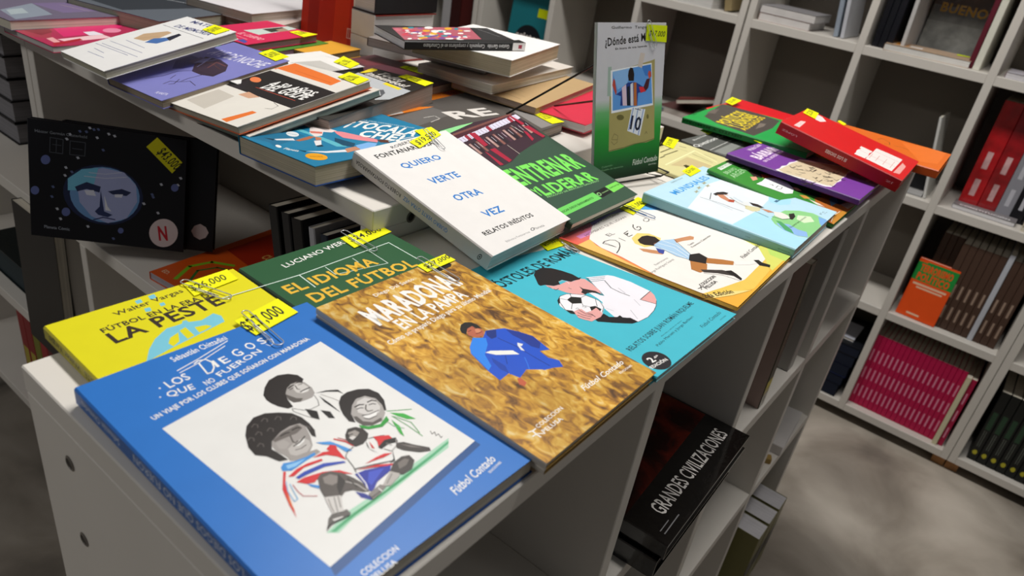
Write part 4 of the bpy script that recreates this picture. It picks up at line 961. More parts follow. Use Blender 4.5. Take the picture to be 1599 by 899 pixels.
ART['stand'] = [
('rows',[(0,'#0f2a18'),(0.06,'#14401f'),(0.18,'#1c7a2c'),(0.33,'#2f9a3a'),(0.45,'#6ab070'),(0.53,'#c9c7cc'),(1,'#d0ced4')]),
('t','1b1918','Guillermo  Tango',-3819,8549,59,6243,299,1,0),
('t','1b1918','¿Dónde está M',-4813,6623,771,7130,880,2,0),
('t','1b1918','En busca de una leyenda',-3032,6209,427,5709,223,2,0),
('p','a89c62','-386 427 -327 374 344 478 429 498 500 -495 350 -522 162 -519 -78 -551 -358 -570'),
('l','5a5430',0.0008,'-359 -562 -232 -551 -78 -543 101 -521 286 -515 500 -487'),
('p','9fb4a8','-419 430 -360 433 -335 92 -418 97'),
('p','eef0f4','-373 390 371 454 439 -62 -336 -110'),
('p','5f9ade','-339 374 360 439 424 -37 -315 -81'),
('p','8ab8ea','-339 374 -21 407 -68 229 -237 163'),
('p','3f7ccc','179 422 360 432 385 285 260 306'),
('p','231a18','-53 378 -24 411 23 405 51 334 49 253 -45 257 -62 318'),
('p','b8483c','-337 221 -316 299 -291 269 -254 138 -267 98'),
('p','c8503c','309 323 322 364 364 352 377 300 338 261'),
('p','4a2028','289 263 354 270 330 158 268 109 232 163'),
('p','23408c','-268 109 -178 144 -150 192 -60 238 34 239 98 231 231 173 268 120 139 106 134 -48 -183 -28 -174 83'),
('p','d62f3a','150 177 231 173 284 119 188 103'),
('p','d8c0d0','-165 183 -90 219 -58 -36 -136 -31'),
('p','16202c','-72 188 -26 196 5 -40 -58 -36'),
('p','d8dce4','-11 216 35 234 61 -44 9 -40'),
('p','b86a34','50 233 98 231 126 -48 69 -44'),
('p','cfc2b8','152 580 236 568 190 399 108 422'),
('p','e6e8ee','36 -67 293 -102 210 -426 -33 -344'),
('l','4a78c0',0.0013,'62 -72 -7 -335'),
('l','4a78c0',0.0013,'153 -83 82 -373'),
('l','4a78c0',0.0013,'257 -99 177 -408'),
('t','141a30','10',92,-3213,-2005,2002,1609,2,0),
('l','141a30',0.0008,'97 -83 204 -107'),
('l','5a5430',0.0005,'-316 -425 -270 -357 -201 -391 -213 -469 -271 -492 -320 -447'),
('l','5a5430',0.0005,'-308 -426 -207 -436'),
('p','6a6236','-103 -175 -104 -182 -109 -189 -117 -194 -127 -199 -140 -202 -154 -203 -169 -203 -184 -201 -199 -197 -212 -192 -223 -186 -231 -179 -236 -172 -238 -164 -237 -157 -233 -150 -225 -145 -215 -140 -202 -137 -188 -136 -173 -136 -158 -138 -144 -142 -130 -146 -119 -152 -111 -160 -105 -167'),
('p','6a6236','367 -199 367 -206 366 -212 364 -217 361 -222 357 -225 352 -227 348 -227 343 -226 338 -224 334 -220 330 -215 327 -209 325 -202 324 -196 324 -189 325 -183 327 -177 330 -173 334 -169 338 -168 343 -167 348 -168 353 -171 357 -175 361 -180 364 -186 366 -192'),
('l','4a4428',0.0006,'308 -414 333 -382 353 -413'),
('t','d8e0d4','Fútbol Contado',929,-7892,265,4913,711,1,0.3),
('t','c8d4c4','EDICIONES',4136,-8232,3,1556,161,1,0),
('t','7fae84','Colección',-4739,-7612,603,1918,235,0,0),
('t','7fae84','Pueblo de leyendas',-4757,-7952,175,3927,188,0,0),
('tag','d4e300','239 904 623 888 625 692 230 717'),
('tagt','2a2a20','$17.000',2813,7709,-417,3094,639,1,0.25),
('clip','b9bcc0','253 923 406 635',0.008)]
ART['tocala'] = [
('p','5fb8c8','-625 -350 -625 -259 281 -266 225 -352 -296 -317'),
('p','1f6f94','-566 -893 -617 -371 -243 -382 -99 -848 -245 -808'),
('p','0f4a66','-39 -170 239 -127 329 -226 230 -278 67 -254'),
('p','e8dcd8','-625 -141 -625 -116 -536 -33 -365 1 -236 10 -215 -74 -277 -134 -170 -229 -177 -314 -317 -276 -484 -153'),
('p','d87a6a','-383 -227 -282 -143 -224 -188 -312 -267'),
('p','e88c94','-253 -18 -168 40 262 157 330 84 173 -18 6 -99 -138 -66'),
('p','5a3020','250 139 315 239 414 179 348 111'),
('p','7a3a28','-502 65 -495 143 -415 123 -399 27'),
('p','1b1918','-502 106 -503 191 -412 170 -364 83 -450 108'),
('p','b06a48','-173 -558 -221 -346 -172 -306 -122 -444 -120 -546'),
('p','e6e2e2','-318 -700 -239 -535 -166 -562 -270 -709'),
('p','10384c','-412 -757 -318 -700 -279 -738'),
('p','c07a5a','-177 -314 -112 -285 -48 -328 -63 -387'),
('p','e6e2e2','-59 -415 -35 -343 116 -452 101 -509'),
('p','10384c','92 -502 93 -434 151 -453 141 -514'),
('p','7fb4ea','297 -174 278 4 359 59 478 -98 433 -233'),
('p','c88a6a','327 -329 326 -198 424 -213 448 -401'),
('p','e2e6ea','189 -696 297 -533 355 -351 426 -383 344 -569'),
('p','10384c','104 -730 195 -688 217 -716'),
('p','dfe4e6','-314 -411 -299 -425 -288 -439 -281 -454 -279 -468 -282 -481 -290 -493 -301 -502 -317 -508 -335 -511 -355 -510 -377 -507 -398 -500 -419 -491 -438 -479 -453 -465 -464 -450 -472 -436 -474 -421 -471 -407 -464 -396 -452 -387 -436 -381 -417 -378 -396 -378 -374 -382 -353 -389 -332 -399'),
('l','7a9aa4',0.0009,'-417 -473 -378 -449 -319 -428'),
('t','f2f0ec','¡TOCALA',-3546,2234,4526,7928,2662,3,0),
('t','f2f0ec','CHE!',180,688,5191,4673,2404,3,0),
('l','f2f0ec',0.0014,'365 209 374 556'),
('t','cfe6ee','RAFAEL BIELSA Y EDUARDO VAN DER KOOY',-4884,5078,4190,6789,372,1,0),
('p','eaa31c','478 -656 494 -673 504 -691 509 -711 508 -731 502 -751 489 -769 472 -784 451 -796 427 -805 400 -809 374 -808 348 -804 324 -795 303 -782 286 -766 275 -747 269 -727 270 -706 276 -686 289 -668 306 -652 328 -640 353 -631 380 -627 407 -628 433 -633 457 -643'),
('t','8a5a10','EDICIÓN ESPECIAL',3663,-7782,9236,1238,401,0,0),
('t','f2f0ec','Planeta',183,-8291,4068,1579,543,1,0),
('p','f2f0ec','-49 -802 -42 -808 -39 -814 -37 -819 -38 -825 -41 -829 -47 -833 -55 -835 -64 -836 -74 -836 -85 -835 -96 -832 -107 -828 -117 -823 -125 -818 -132 -812 -136 -806 -137 -800 -136 -794 -133 -790 -127 -786 -120 -784 -110 -782 -100 -783 -88 -784 -77 -787 -66 -791 -57 -796'),
('tag','f2f200','219 710 206 979 458 879 462 615')]
ART['a50'] = [
('p','e9e4da','792 -838 -722 -838 -780 -130 792 -164'),
('p','cfc8bc','-607 -685 -637 -276 -193 -318 -98 -732'),
('p','2a2523','792 -212 -724 -138 -749 478 792 360'),
('p','ec7a34','-778 545 -728 823 504 666 531 498 335 465'),
('p','e6e1d8','-603 838 792 838 792 355 -705 500 -733 568 512 488 484 655'),
('p','ec7a34','404 -804 474 -483 573 -488 547 -821'),
('p','d8a888','-215 -261 -189 -141 113 -184 38 -273'),
('p','ee8450','-472 188 -452 173 -438 158 -430 144 -428 130 -432 118 -443 109 -460 102 -482 98 -507 97 -536 100 -565 105 -594 114 -622 125 -647 138 -668 153 -683 168 -692 183 -694 197 -689 209 -678 219 -661 226 -638 230 -612 230 -583 228 -553 221 -524 212 -496 201'),
('t','f2f0ec','A 50 AÑOS',-2431,1568,20,8539,1085,3,0),
('t','f2f0ec','DEL GOLPE',-2099,128,32,8638,1486,3,0),
('l','c8503c',0.0009,'-268 -4 607 -44'),
('l','1b1918',0.0006,'438 -203 594 -245 620 -337 526 -365'),
('l','d0602c',0.0007,'-440 636 424 550'),
('tag','f2f200','325 720 292 911 766 841 791 652'),
('tagt','2a2a20','$25.000',6141,7037,17162,1451,1911,1,0.25)]
ART['ave'] = [
('p','4a4890','-480 -33 -510 209 -308 203 -127 10 -156 -141 -252 -223'),
('p','3a2c38','-241 84 -328 292 -96 340 146 286 310 134 356 -69 194 -128 7 -125'),
('p','6a5a8a','-335 47 -366 242 -258 246 -184 47'),
('l','3a3060',0.0013,'-185 -608 -110 -427 -121 -234 12 -80'),
('l','3a3048',0.0012,'128 -572 112 -472 215 -422 189 -290 209 -114'),
('l','3a3048',0.001,'230 -409 282 -327 454 -369'),
('l','3a3048',0.001,'-27 -316 33 -423'),
('l','5a3a30',0.0012,'-233 178 -20 187 209 130'),
('l','8a88b8',0.001,'-83 6 -171 188 -129 311'),
('l','7a4a40',0.0014,'42 70 -44 253 160 239'),
('l','2a2030',0.0012,'71 -71 314 -64 294 120'),
('p','9a9ac8','-246 63 -279 209 -238 334 -147 147'),
('l','3a3048',0.001,'137 -373 220 -493 184 -539'),
('t','e4e2f2','AVE DE NOCHE',-4275,3717,974,9543,1961,1,0.2),
('t','d8d6ee','PLANETA',3146,-7938,2662,1658,549,1,0),
('tag','f2f200','75 786 67 985 480 951 479 737'),
('tagt','2a2a20','$24.000',3277,7849,15855,1570,1706,1,0.25)]
ART['mates'] = [
('t','3a4278','MATES',-3352,7040,525,5709,807,2,0),
('t','3a4278','DE MEMORIA',-3559,4905,616,8300,862,2,0),
('l','4a4a5a',0.0008,'-567 448 532 446'),
('p','c8a884','-315 -62 -402 112 -207 342 -85 338 -9 122 -81 -32'),
('p','4a72b0','-3 -57 -68 86 55 196 196 171 189 9'),
('p','2a2a38','55 196 39 374 138 357 229 155'),
('l','a08060',0.0007,'-266 -32 -94 182'),
('l','6a6e9a',0.0008,'-333 -147 231 -162'),
('l','6a6e9a',0.0008,'-497 -282 396 -265'),
('l','6a6e9a',0.0008,'-488 -386 497 -368'),
('l','6a6e9a',0.0008,'-567 -434 325 -409'),
('l','6a6e9a',0.0008,'-372 -530 -52 -541'),
('l','6a6e9a',0.0008,'-310 -632 144 -620'),
('tag','f2f200','175 621 115 821 533 817 543 613'),
('tagt','2a2a20','$24.000',4033,6446,17347,1550,1528,1,0.25)]
ART['pink'] = [
('p','a83a4c','-543 -1129 -682 -815 -682 -763 -542 -580 239 -961 93 -1130'),
('p','d8286c','-659 -590 -682 -523 -682 636 30 -52 183 -774'),
('p','8a2a38','-309 -1052 -398 -709 -136 -768 26 -983'),
('p','f0c8cc','304 -912 151 -249 374 -234 486 -878'),
('p','e8e2ea','-52 -408 -71 -246 156 -230 182 -439'),
('p','e88aa8','-45 122 -13 102 15 77 39 48 57 17 69 -14 73 -45 71 -73 61 -97 45 -116 23 -129 -4 -136 -34 -136 -66 -129 -98 -116 -130 -96 -158 -72 -183 -43 -202 -12 -214 20 -220 51 -217 80 -208 105 -192 124 -169 138 -142 145 -111 144 -78 137'),
('p','e8a8a8','226 -1014 170 -909 467 -948 483 -1035'),
('p','b0202e','514 -1068 324 -636 426 -645 648 -1111')]
ART['gpur'] = [
('p','8a93a0','119 -772 -241 -155 510 -279 714 -875'),
('p','7a6a8e','-241 -155 -233 986 162 986 359 948 434 -79'),
('l','b8a89a',0.001,'-90 175 385 326'),
('l','b8a89a',0.001,'-93 344 432 492'),
('l','c8b4a0',0.0009,'175 453 660 648'),
('p','a8b4b8','130 -695 57 -446 365 -525 428 -787'),
('tag','f2f200','450 771 382 946 720 1020 775 803'),
('tagt','2a2a20','$22.000',6444,8211,18751,1560,1349,1,0.25)]
ART['pinkred'] = [
('p','c8d4cc','-152 -120 -86 719 70 719 113 702 158 -128'),
('p','3a3a30','-94 194 -69 583 112 521 111 172'),
('p','a89078','11 364 -15 570 144 509 136 317'),
('t','f0b0b8','EL CUERPO',-525,-3471,-447,4440,1251,2,0),
('l','f0c0c8',0.001,'62 -459 289 -490'),
('p','4a52a0','264 -647 254 -523 391 -583 440 -688'),
('tag','f2f200','228 416 220 605 520 710 560 360'),
('tagt','2a2a20','$20.000',4291,4295,16603,2057,1375,1,0.25)]
ART['whitegr'] = [
('p','c3c2bc','-101 191 -25 633 467 583 467 331 225 278'),
('l','a8a8a4',0.0009,'62 352 334 423 469 517'),
('l','8a8a88',0.0006,'-192 866 38 923'),
('tag','f2f200','120 742 -75 1092 348 1008 472 730'),
('tagt','2a2a20','$21.000',3221,7729,20344,2657,1310,1,0.25)]
ART['todos'] = [
('p','2b2825','-476 712 -476 1038 114 1038 476 996 476 745 459 529 -464 695'),
('p','b8bbbe','-464 695 459 529 476 348 476 50 377 -84 -447 440'),
('p','5a5c60','179 267 198 323 295 223 344 75'),
('p','e6cf1e','-449 700 -474 902 -476 971 -476 1007 -408 1025 -364 971 -372 876 -402 757'),
('t','d9d4cc','Todos',-2734,8282,-1766,4333,1485,3,0.2),
('t','d9d4cc','inmundos!',-3740,7082,-1615,6948,1273,3,0),
('p','e8d41e','46 516 40 603 330 526 327 451'),
('tag','f2f200','-2 925 18 1092 475 1027 477 822'),
('tagt','2a2a20','$28.000',2974,8891,15239,1412,2047,1,0.25)]
ART['reddish'] = [
('tag','c8d800','-90 692 -107 835 201 1047 327 658'),
('tagt','2a2a20','$16.000',1521,7239,18377,2096,1661,1,0.25),
('p','6a3038','-763 455 -629 741 -306 704 -389 312')]
ART['oran'] = [
('t','a0386a','EL HEREDERO',494,5613,652,4846,2044,2,0),
('l','a0386a',0.0012,'158 441 558 474'),
('p','c9c6c0','611 -1014 406 -915 439 -687 611 -764'),
('tag','f2f200','63 942 68 1200 576 1112 598 824'),
('tagt','2a2a20','$22.000',3947,9081,15991,2069,2252,1,0.25)]
ART['re'] = [
('p','6a6764','-550 -671 -601 102 -260 98 -189 -719'),
('t','ddd8d2','RE',-1072,-389,13183,7332,2793,3,0),
('l','b8b4ae',0.0016,'-362 -357 -336 -175 -231 -205 -203 -424'),
('p','8a8784','-58 1063 350 1140 762 1091 740 646'),
('tag','f2f200','309 1115 314 1311 790 1180 737 938'),
('tagt','2a2a20','$18.500',5845,10379,14343,1676,1897,1,0.25)]
ART['tan'] = [
('l','6a5a44',0.0009,'-188 -770 325 -886'),
('l','8a7858',0.0007,'-190 -609 330 -731'),
('l','8a7858',0.0007,'-86 -422 226 -524')]
ART['red'] = [
]
ART['black'] = [
('p','b05a68','298 761 426 -267 426 -549 -256 -313 -357 918'),
('p','e8e4e0','-266 -32 -304 11 -321 69 -306 108 -270 105 -231 61 -214 3 -229 -36'),
('p','2a8a98','328 407 291 442 274 485 286 512 322 508 359 473 377 430 364 402'),
('p','e0a828','34 223 -6 262 -24 310 -9 340 30 333 70 294 88 246 74 216'),
('p','c83a50','-107 16 -142 55 -158 105 -145 138 -111 133 -75 95 -58 44 -72 12'),
('p','7a4a90','-288 685 -315 712 -326 749 -316 773 -290 771 -263 744 -251 707 -261 683'),
('p','f0ece6','-295 779 -325 805 -338 836 -326 854 -297 848 -267 822 -254 791 -266 773'),
('p','c86a78','174 680 122 721 100 764 119 786 169 773 221 733 244 689 224 667'),
('p','e8e4e0','-293 636 -324 662 -337 692 -325 707 -294 699 -264 673 -250 643 -262 628'),
('p','2a8a98','-155 483 -186 520 -200 575 -189 616 -159 618 -128 582 -114 527 -125 486'),
('p','e0a828','168 244 123 288 103 344 119 380 161 375 206 332 226 275 211 238'),
('p','c83a50','-61 623 -84 653 -94 701 -87 739 -66 746 -43 716 -32 668 -40 629'),
('p','7a4a90','-168 402 -208 446 -225 504 -211 544 -173 543 -133 500 -115 441 -130 401'),
('p','f0ece6','37 626 -5 660 -23 696 -8 714 33 703 75 670 94 633 78 615'),
('p','c86a78','233 476 206 506 194 549 202 581 226 583 253 554 266 510 257 478'),
('p','e8e4e0','-252 128 -286 169 -300 226 -288 268 -256 269 -223 229 -208 171 -220 129'),
('p','2a8a98','-81 205 -118 242 -135 288 -121 317 -85 311 -48 274 -32 228 -45 199'),
('p','e0a828','284 518 246 552 229 595 242 622 278 617 316 583 334 540 320 513'),
('p','c83a50','-16 643 -60 682 -80 730 -64 758 -21 751 24 712 44 664 27 635'),
('p','7a4a90','71 447 30 489 11 543 26 579 65 576 107 535 126 480 111 443'),
('p','f0ece6','24 -5 -23 42 -44 102 -27 138 18 131 64 84 86 24 69 -13'),
('p','c86a78','242 -318 202 -279 184 -235 198 -211 237 -222 278 -260 296 -305 282 -329'),
('p','e8e4e0','-51 296 -90 338 -107 392 -93 429 -56 426 -17 386 1 330 -13 293'),
('p','2a8a98','-106 -186 -149 -147 -167 -107 -151 -89 -109 -103 -67 -142 -48 -182 -65 -201'),
('p','e0a828','-147 272 -178 309 -192 361 -181 399 -152 400 -121 364 -106 311 -117 273'),
('p','c83a50','-86 756 -131 790 -150 821 -133 833 -88 818 -42 785 -22 753 -41 741'),
('p','7a4a90','-295 422 -323 458 -335 514 -325 556 -298 560 -271 525 -258 469 -268 427'),
('p','f0ece6','-168 -39 -211 0 -229 41 -213 60 -171 47 -128 8 -109 -33 -126 -53'),
('p','c86a78','-110 -228 -149 -192 -165 -155 -151 -138 -113 -151 -74 -187 -57 -224 -72 -241'),
('p','e8e4e0','355 92 300 145 275 211 294 251 345 243 400 191 426 126 426 124 408 84'),
('p','2a8a98','-63 638 -95 669 -110 711 -98 738 -66 736 -34 704 -19 662 -31 634'),
('p','e0a828','-21 236 -46 269 -57 322 -49 362 -27 368 -2 336 10 283 2 242'),
('p','c83a50','22 145 -6 173 -18 207 -8 228 18 224 45 197 58 163 48 141'),
('p','7a4a90','-221 257 -255 287 -270 319 -257 334 -223 323 -188 293 -173 261 -187 246'),
('p','f0ece6','55 -219 24 -185 10 -142 21 -114 51 -118 82 -152 96 -196 85 -223'),
('p','c86a78','205 683 165 719 147 765 161 794 199 789 240 753 258 707 244 678'),
('p','e8e4e0','156 113 104 163 81 224 99 260 149 252 200 202 224 141 206 104'),
('p','2a8a98','-144 384 -177 421 -192 473 -180 509 -148 509 -115 473 -100 421 -112 384'),
('p','e0a828','162 570 126 601 111 638 124 659 158 652 193 622 209 585 196 564'),
('p','c83a50','143 592 106 627 90 672 103 701 137 697 174 663 190 618 178 588'),
('p','7a4a90','-134 295 -166 334 -180 390 -169 431 -138 433 -106 395 -92 338 -103 297'),
('p','f0ece6','22 524 -6 556 -18 601 -9 634 18 635 46 604 59 558 49 525'),
('p','c86a78','194 552 157 583 141 621 154 642 190 635 227 603 244 566 230 544'),
('p','e8e4e0','160 0 107 53 83 118 102 158 152 149 205 97 230 31 211 -9'),
('p','2a8a98','133 61 88 100 68 139 85 157 129 143 174 105 194 65 177 47'),
('p','e0a828','329 -199 273 -146 248 -84 267 -50 320 -62 376 -115 402 -177 382 -213'),
('p','c83a50','-106 162 -158 212 -181 272 -161 307 -111 297 -58 247 -35 186 -55 151'),
('p','7a4a90','304 283 275 312 261 351 271 377 298 375 328 346 342 306 332 280'),
('p','f0ece6','10 403 -42 451 -66 508 -46 540 5 530 58 482 82 425 62 392'),
('p','c86a78','-275 683 -308 712 -322 746 -310 764 -276 757 -243 728 -228 694 -241 675'),
('p','e8e4e0','156 576 126 601 113 630 124 647 153 640 184 615 197 585 186 569'),
('p','2a8a98','14 406 -8 431 -18 467 -11 493 11 493 33 468 44 432 36 406'),
('p','e0a828','220 -314 196 -287 185 -249 193 -224 215 -225 239 -252 251 -290 243 -316'),
('p','c83a50','153 466 113 503 95 551 110 580 147 575 187 538 206 490 192 460'),
('p','7a4a90','-147 -18 -186 26 -203 86 -189 127 -152 124 -113 80 -95 20 -109 -21'),
('p','f0ece6','-167 -143 -212 -103 -230 -62 -213 -44 -170 -60 -125 -99 -106 -140 -123 -158'),
('p','c86a78','-223 -110 -265 -64 -284 -4 -268 34 -227 28 -184 -18 -166 -78 -182 -117'),
('p','e8e4e0','217 -441 188 -403 175 -349 184 -310 210 -308 239 -344 253 -399 244 -439'),
('p','2a8a98','-109 134 -147 174 -164 226 -150 259 -113 254 -75 215 -58 163 -72 130'),
('p','e0a828','-218 502 -249 534 -262 576 -251 603 -221 600 -190 569 -176 527 -188 499'),
('p','c83a50','-97 668 -134 706 -150 756 -137 789 -101 787 -64 750 -47 700 -61 666'),
('p','7a4a90','-61 31 -89 64 -102 109 -92 140 -65 139 -36 107 -23 62 -34 30'),
('p','f0ece6','-134 506 -158 537 -168 584 -160 622 -139 627 -116 597 -105 549 -112 511'),
('p','c86a78','-55 379 -90 417 -105 468 -93 502 -60 501 -25 464 -9 413 -21 378'),
('p','e8e4e0','101 166 68 199 53 240 65 265 97 260 130 227 146 186 134 160'),
('p','2a8a98','327 -301 279 -261 258 -223 276 -209 323 -227 371 -267 393 -306 374 -320'),
('p','e0a828','-265 596 -298 625 -312 658 -300 677 -267 670 -234 641 -220 607 -233 588'),
('p','c83a50','6 402 -47 443 -70 482 -49 496 3 478 57 437 80 397 59 383'),
('p','7a4a90','-250 256 -290 297 -308 347 -292 377 -253 370 -212 330 -194 279 -209 248'),
('p','f0ece6','194 45 165 75 152 114 162 139 189 136 218 106 232 67 222 41'),
('p','c86a78','-201 154 -225 180 -235 215 -226 239 -204 237 -180 211 -170 176 -179 153'),
('p','2a2a2c','422 -581 426 -598 426 -898 8 -949 -243 -949 -331 -285'),
('p','eeecea','426 -854 426 -949 -257 -949 -281 -848'),
('l','8a8a8c',0.001,'344 -641 -92 -726'),
('l','8a8a8c',0.001,'395 -809 -180 -887'),
('sp','e9e7e6','-949 3 -729 3 -729 107 -949 107'),
('sp','a83a50','-889 30 -829 30 -829 80 -889 80'),
('st','d0cfd0','Gustavo Garrido   Campanella y compañeros en el Conurbano',-6693,500,0,13500,520,1,0)]
ART['netf'] = [
('p','20284a','448 -158 418 -251 363 -338 287 -413 192 -473 85 -514 -30 -534 -147 -533 -259 -511 -360 -468 -446 -408 -513 -333 -557 -247 -576 -155 -570 -61 -539 30 -484 114 -410 186 -318 244 -214 285 -102 306 12 306 122 287 224 247 312 189 381 116 428 31 451 -62'),
('p','6f9cd0','403 -148 376 -236 327 -317 260 -388 176 -444 82 -483 -18 -503 -120 -503 -218 -483 -306 -444 -381 -388 -438 -318 -476 -238 -492 -152 -485 -64 -457 21 -409 100 -342 168 -262 223 -170 262 -72 282 28 283 124 265 212 228 288 175 348 107 388 28 407 -59'),
('p','a9b2de','-396 -22 -305 188 -66 271 204 245 358 85 376 -148 240 -405 -6 -507 -219 -433 -369 -251'),
('p','78c4e4','-514 59 -334 216 -126 263 -187 7 -397 -89 -516 -106'),
('p','2a3358','-426 -43 -276 44 -97 4 -112 -82 -277 -55 -397 -105'),
('p','2a3358','-6 -50 176 9 298 -24 237 -83 54 -85'),
('p','e2e5f6','-307 -76 -187 -59 -157 -138 -278 -138'),
('p','e2e5f6','85 -81 191 -66 176 -115 85 -121'),
('p','303a66','-97 -46 -52 -342 55 -379 -6 -421 -128 -404 -174 -359 -112 -283'),
('p','eceef8','-52 -107 -6 -268 40 -330 -37 -323'),
('l','3a3f70',0.0016,'-189 -480 -67 -430 86 -443'),
('l','d4d8ee',0.0009,'-306 122 -36 128 235 184'),
('l','d4d8ee',0.0008,'-246 180 -36 187 174 241'),
('p','5a6690','-148 796 -118 807 -101 781 -127 768'),
('p','b8bcc8','-407 372 -378 383 -360 357 -387 343'),
('p','5a6690','-726 -75 -696 -64 -679 -92 -706 -105'),
('p','b8bcc8','-639 -516 -609 -505 -592 -533 -619 -547'),
('p','b8bcc8','662 154 693 166 712 138 684 124'),
('p','b8bcc8','-17 754 12 765 30 739 4 725'),
('p','b8bcc8','-163 682 -133 693 -116 667 -142 653'),
('p','5a6690','-743 -215 -713 -204 -696 -232 -722 -245'),
('p','b8bcc8','-542 608 -513 618 -495 593 -522 579'),
('p','b8bcc8','-559 216 -529 227 -512 200 -539 187'),
('p','5a6690','-88 525 -59 536 -41 509 -68 496'),
('p','5a6690','546 -6 577 5 596 -23 568 -37'),
('p','b8bcc8','-679 -379 -649 -368 -632 -396 -659 -410'),
('p','b8bcc8','881 176 911 187 931 160 903 146'),
('p','5a6690','43 -714 74 -703 92 -731 64 -746'),
('p','b8bcc8','56 738 86 749 104 723 77 710'),
('p','b8bcc8','-289 -580 -258 -569 -240 -598 -268 -612'),
('p','5a6690','-203 786 -174 796 -156 771 -183 757'),
('p','b8bcc8','-501 677 -472 688 -455 662 -482 648'),
('p','5a6690','560 -41 590 -30 610 -58 582 -72'),
('p','5a6690','-297 742 -267 753 -250 727 -276 714'),
('p','b8bcc8','915 279 945 290 965 263 937 249'),
('p','5a6690','-485 167 -456 177 -438 151 -465 137'),
('p','b8bcc8','627 -261 658 -250 677 -278 649 -292'),
('p','b8bcc8','-254 800 -232 808 -223 808 -207 785 -234 772'),
('p','5a6690','-378 736 -348 747 -331 721 -357 707'),
('p','b8bcc8','439 -152 470 -141 489 -169 461 -183'),
('p','b8bcc8','-571 105 -542 116 -524 89 -551 76'),
('p','5f6aa0','-730 288 -732 273 -736 259 -744 245 -753 234 -764 224 -777 218 -790 214 -803 214 -815 217 -826 223 -835 232 -842 243 -846 256 -847 270 -845 285 -840 299 -833 312 -824 324 -812 333 -800 340 -787 343 -774 344 -762 341 -751 335 -742 326 -735 315 -731 302'),
('p','5f6aa0','-878 -157 -880 -170 -884 -183 -890 -196 -899 -206 -909 -215 -921 -221 -933 -224 -944 -224 -956 -221 -965 -215 -973 -207 -979 -197 -983 -185 -984 -172 -982 -158 -978 -145 -971 -133 -963 -122 -952 -114 -941 -108 -929 -105 -918 -105 -907 -107 -897 -113 -889 -121 -883 -132 -879 -144'),
('p','5f6aa0','-491 -409 -492 -423 -497 -436 -503 -449 -512 -460 -522 -468 -534 -474 -546 -478 -558 -478 -569 -475 -580 -469 -588 -460 -594 -450 -598 -437 -599 -424 -597 -410 -593 -397 -587 -385 -578 -374 -568 -365 -556 -359 -544 -356 -532 -356 -521 -359 -511 -365 -502 -373 -496 -384 -492 -396'),
('p','5f6aa0','915 130 914 118 911 106 905 95 898 86 888 78 878 72 867 70 856 69 845 72 836 77 828 84 821 94 818 105 816 116 817 128 820 140 826 151 833 161 843 169 853 174 864 177 875 177 886 175 895 170 903 162 910 153 914 142'),
('p','5f6aa0','201 -589 200 -598 197 -608 193 -616 187 -624 180 -629 172 -634 164 -636 156 -636 148 -634 141 -630 135 -624 130 -616 127 -608 126 -599 127 -590 130 -581 134 -572 140 -565 147 -559 155 -555 163 -553 172 -553 180 -555 186 -559 192 -564 197 -572 200 -580'),
('t','9aa0ac','Planeta Cómic',-8256,-6848,72,3250,409,1,0),
('t','8a8f98','Héctor Germán Oesterheld',-9095,6351,149,6437,377,0,0),
('l','4a4e56',0.0009,'-724 591 -564 584 -574 391 -734 390 -724 591'),
('l','4a4e56',0.0009,'-477 581 -287 584 -297 400 -486 394 -477 581'),
('l','4a4e56',0.0008,'-697 500 -589 500'),
('l','4a4e56',0.0008,'-449 483 -326 482'),
('l','4a4e56',0.0008,'-646 571 -655 401'),
('p','d8c8c8','924 -528 920 -575 907 -622 885 -665 855 -702 819 -732 779 -753 736 -764 693 -764 652 -754 615 -733 584 -704 561 -667 546 -625 540 -579 544 -532 558 -486 580 -444 609 -407 645 -377 685 -357 727 -346 770 -345 810 -355 847 -375 878 -404 902 -440 918 -482'),
('t','c02030','N',6739,-6661,1302,1209,1973,3,0),
('tag','d6d018','487 646 626 796 957 497 829 326'),
('tagt','2a2a20','$43.000',6183,5845,-7212,3330,1398,1,0.25)]
# ------------------------------------------------------------------ the room and its shelving
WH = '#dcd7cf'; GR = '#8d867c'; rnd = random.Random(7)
m = MB(); m.box((-2.2, -2.6, -.05), (2.6, 3.4, 0), '#888888', 'concrete'); struct('floor', m)
m = MB(); m.box((2.50, -2.6, 0), (2.6, 3.4, 2.8), '#b8b2a8', 'plaster'); struct('wall_far', m)
def board(name, parent, a, b, col=WH, mat='laminate', bev=.0009):
    m = MB(); m.box(a, b, col, mat, bev); return m.build(name, parent)
T1 = .9829; T2 = 1.0177; TH = .0195
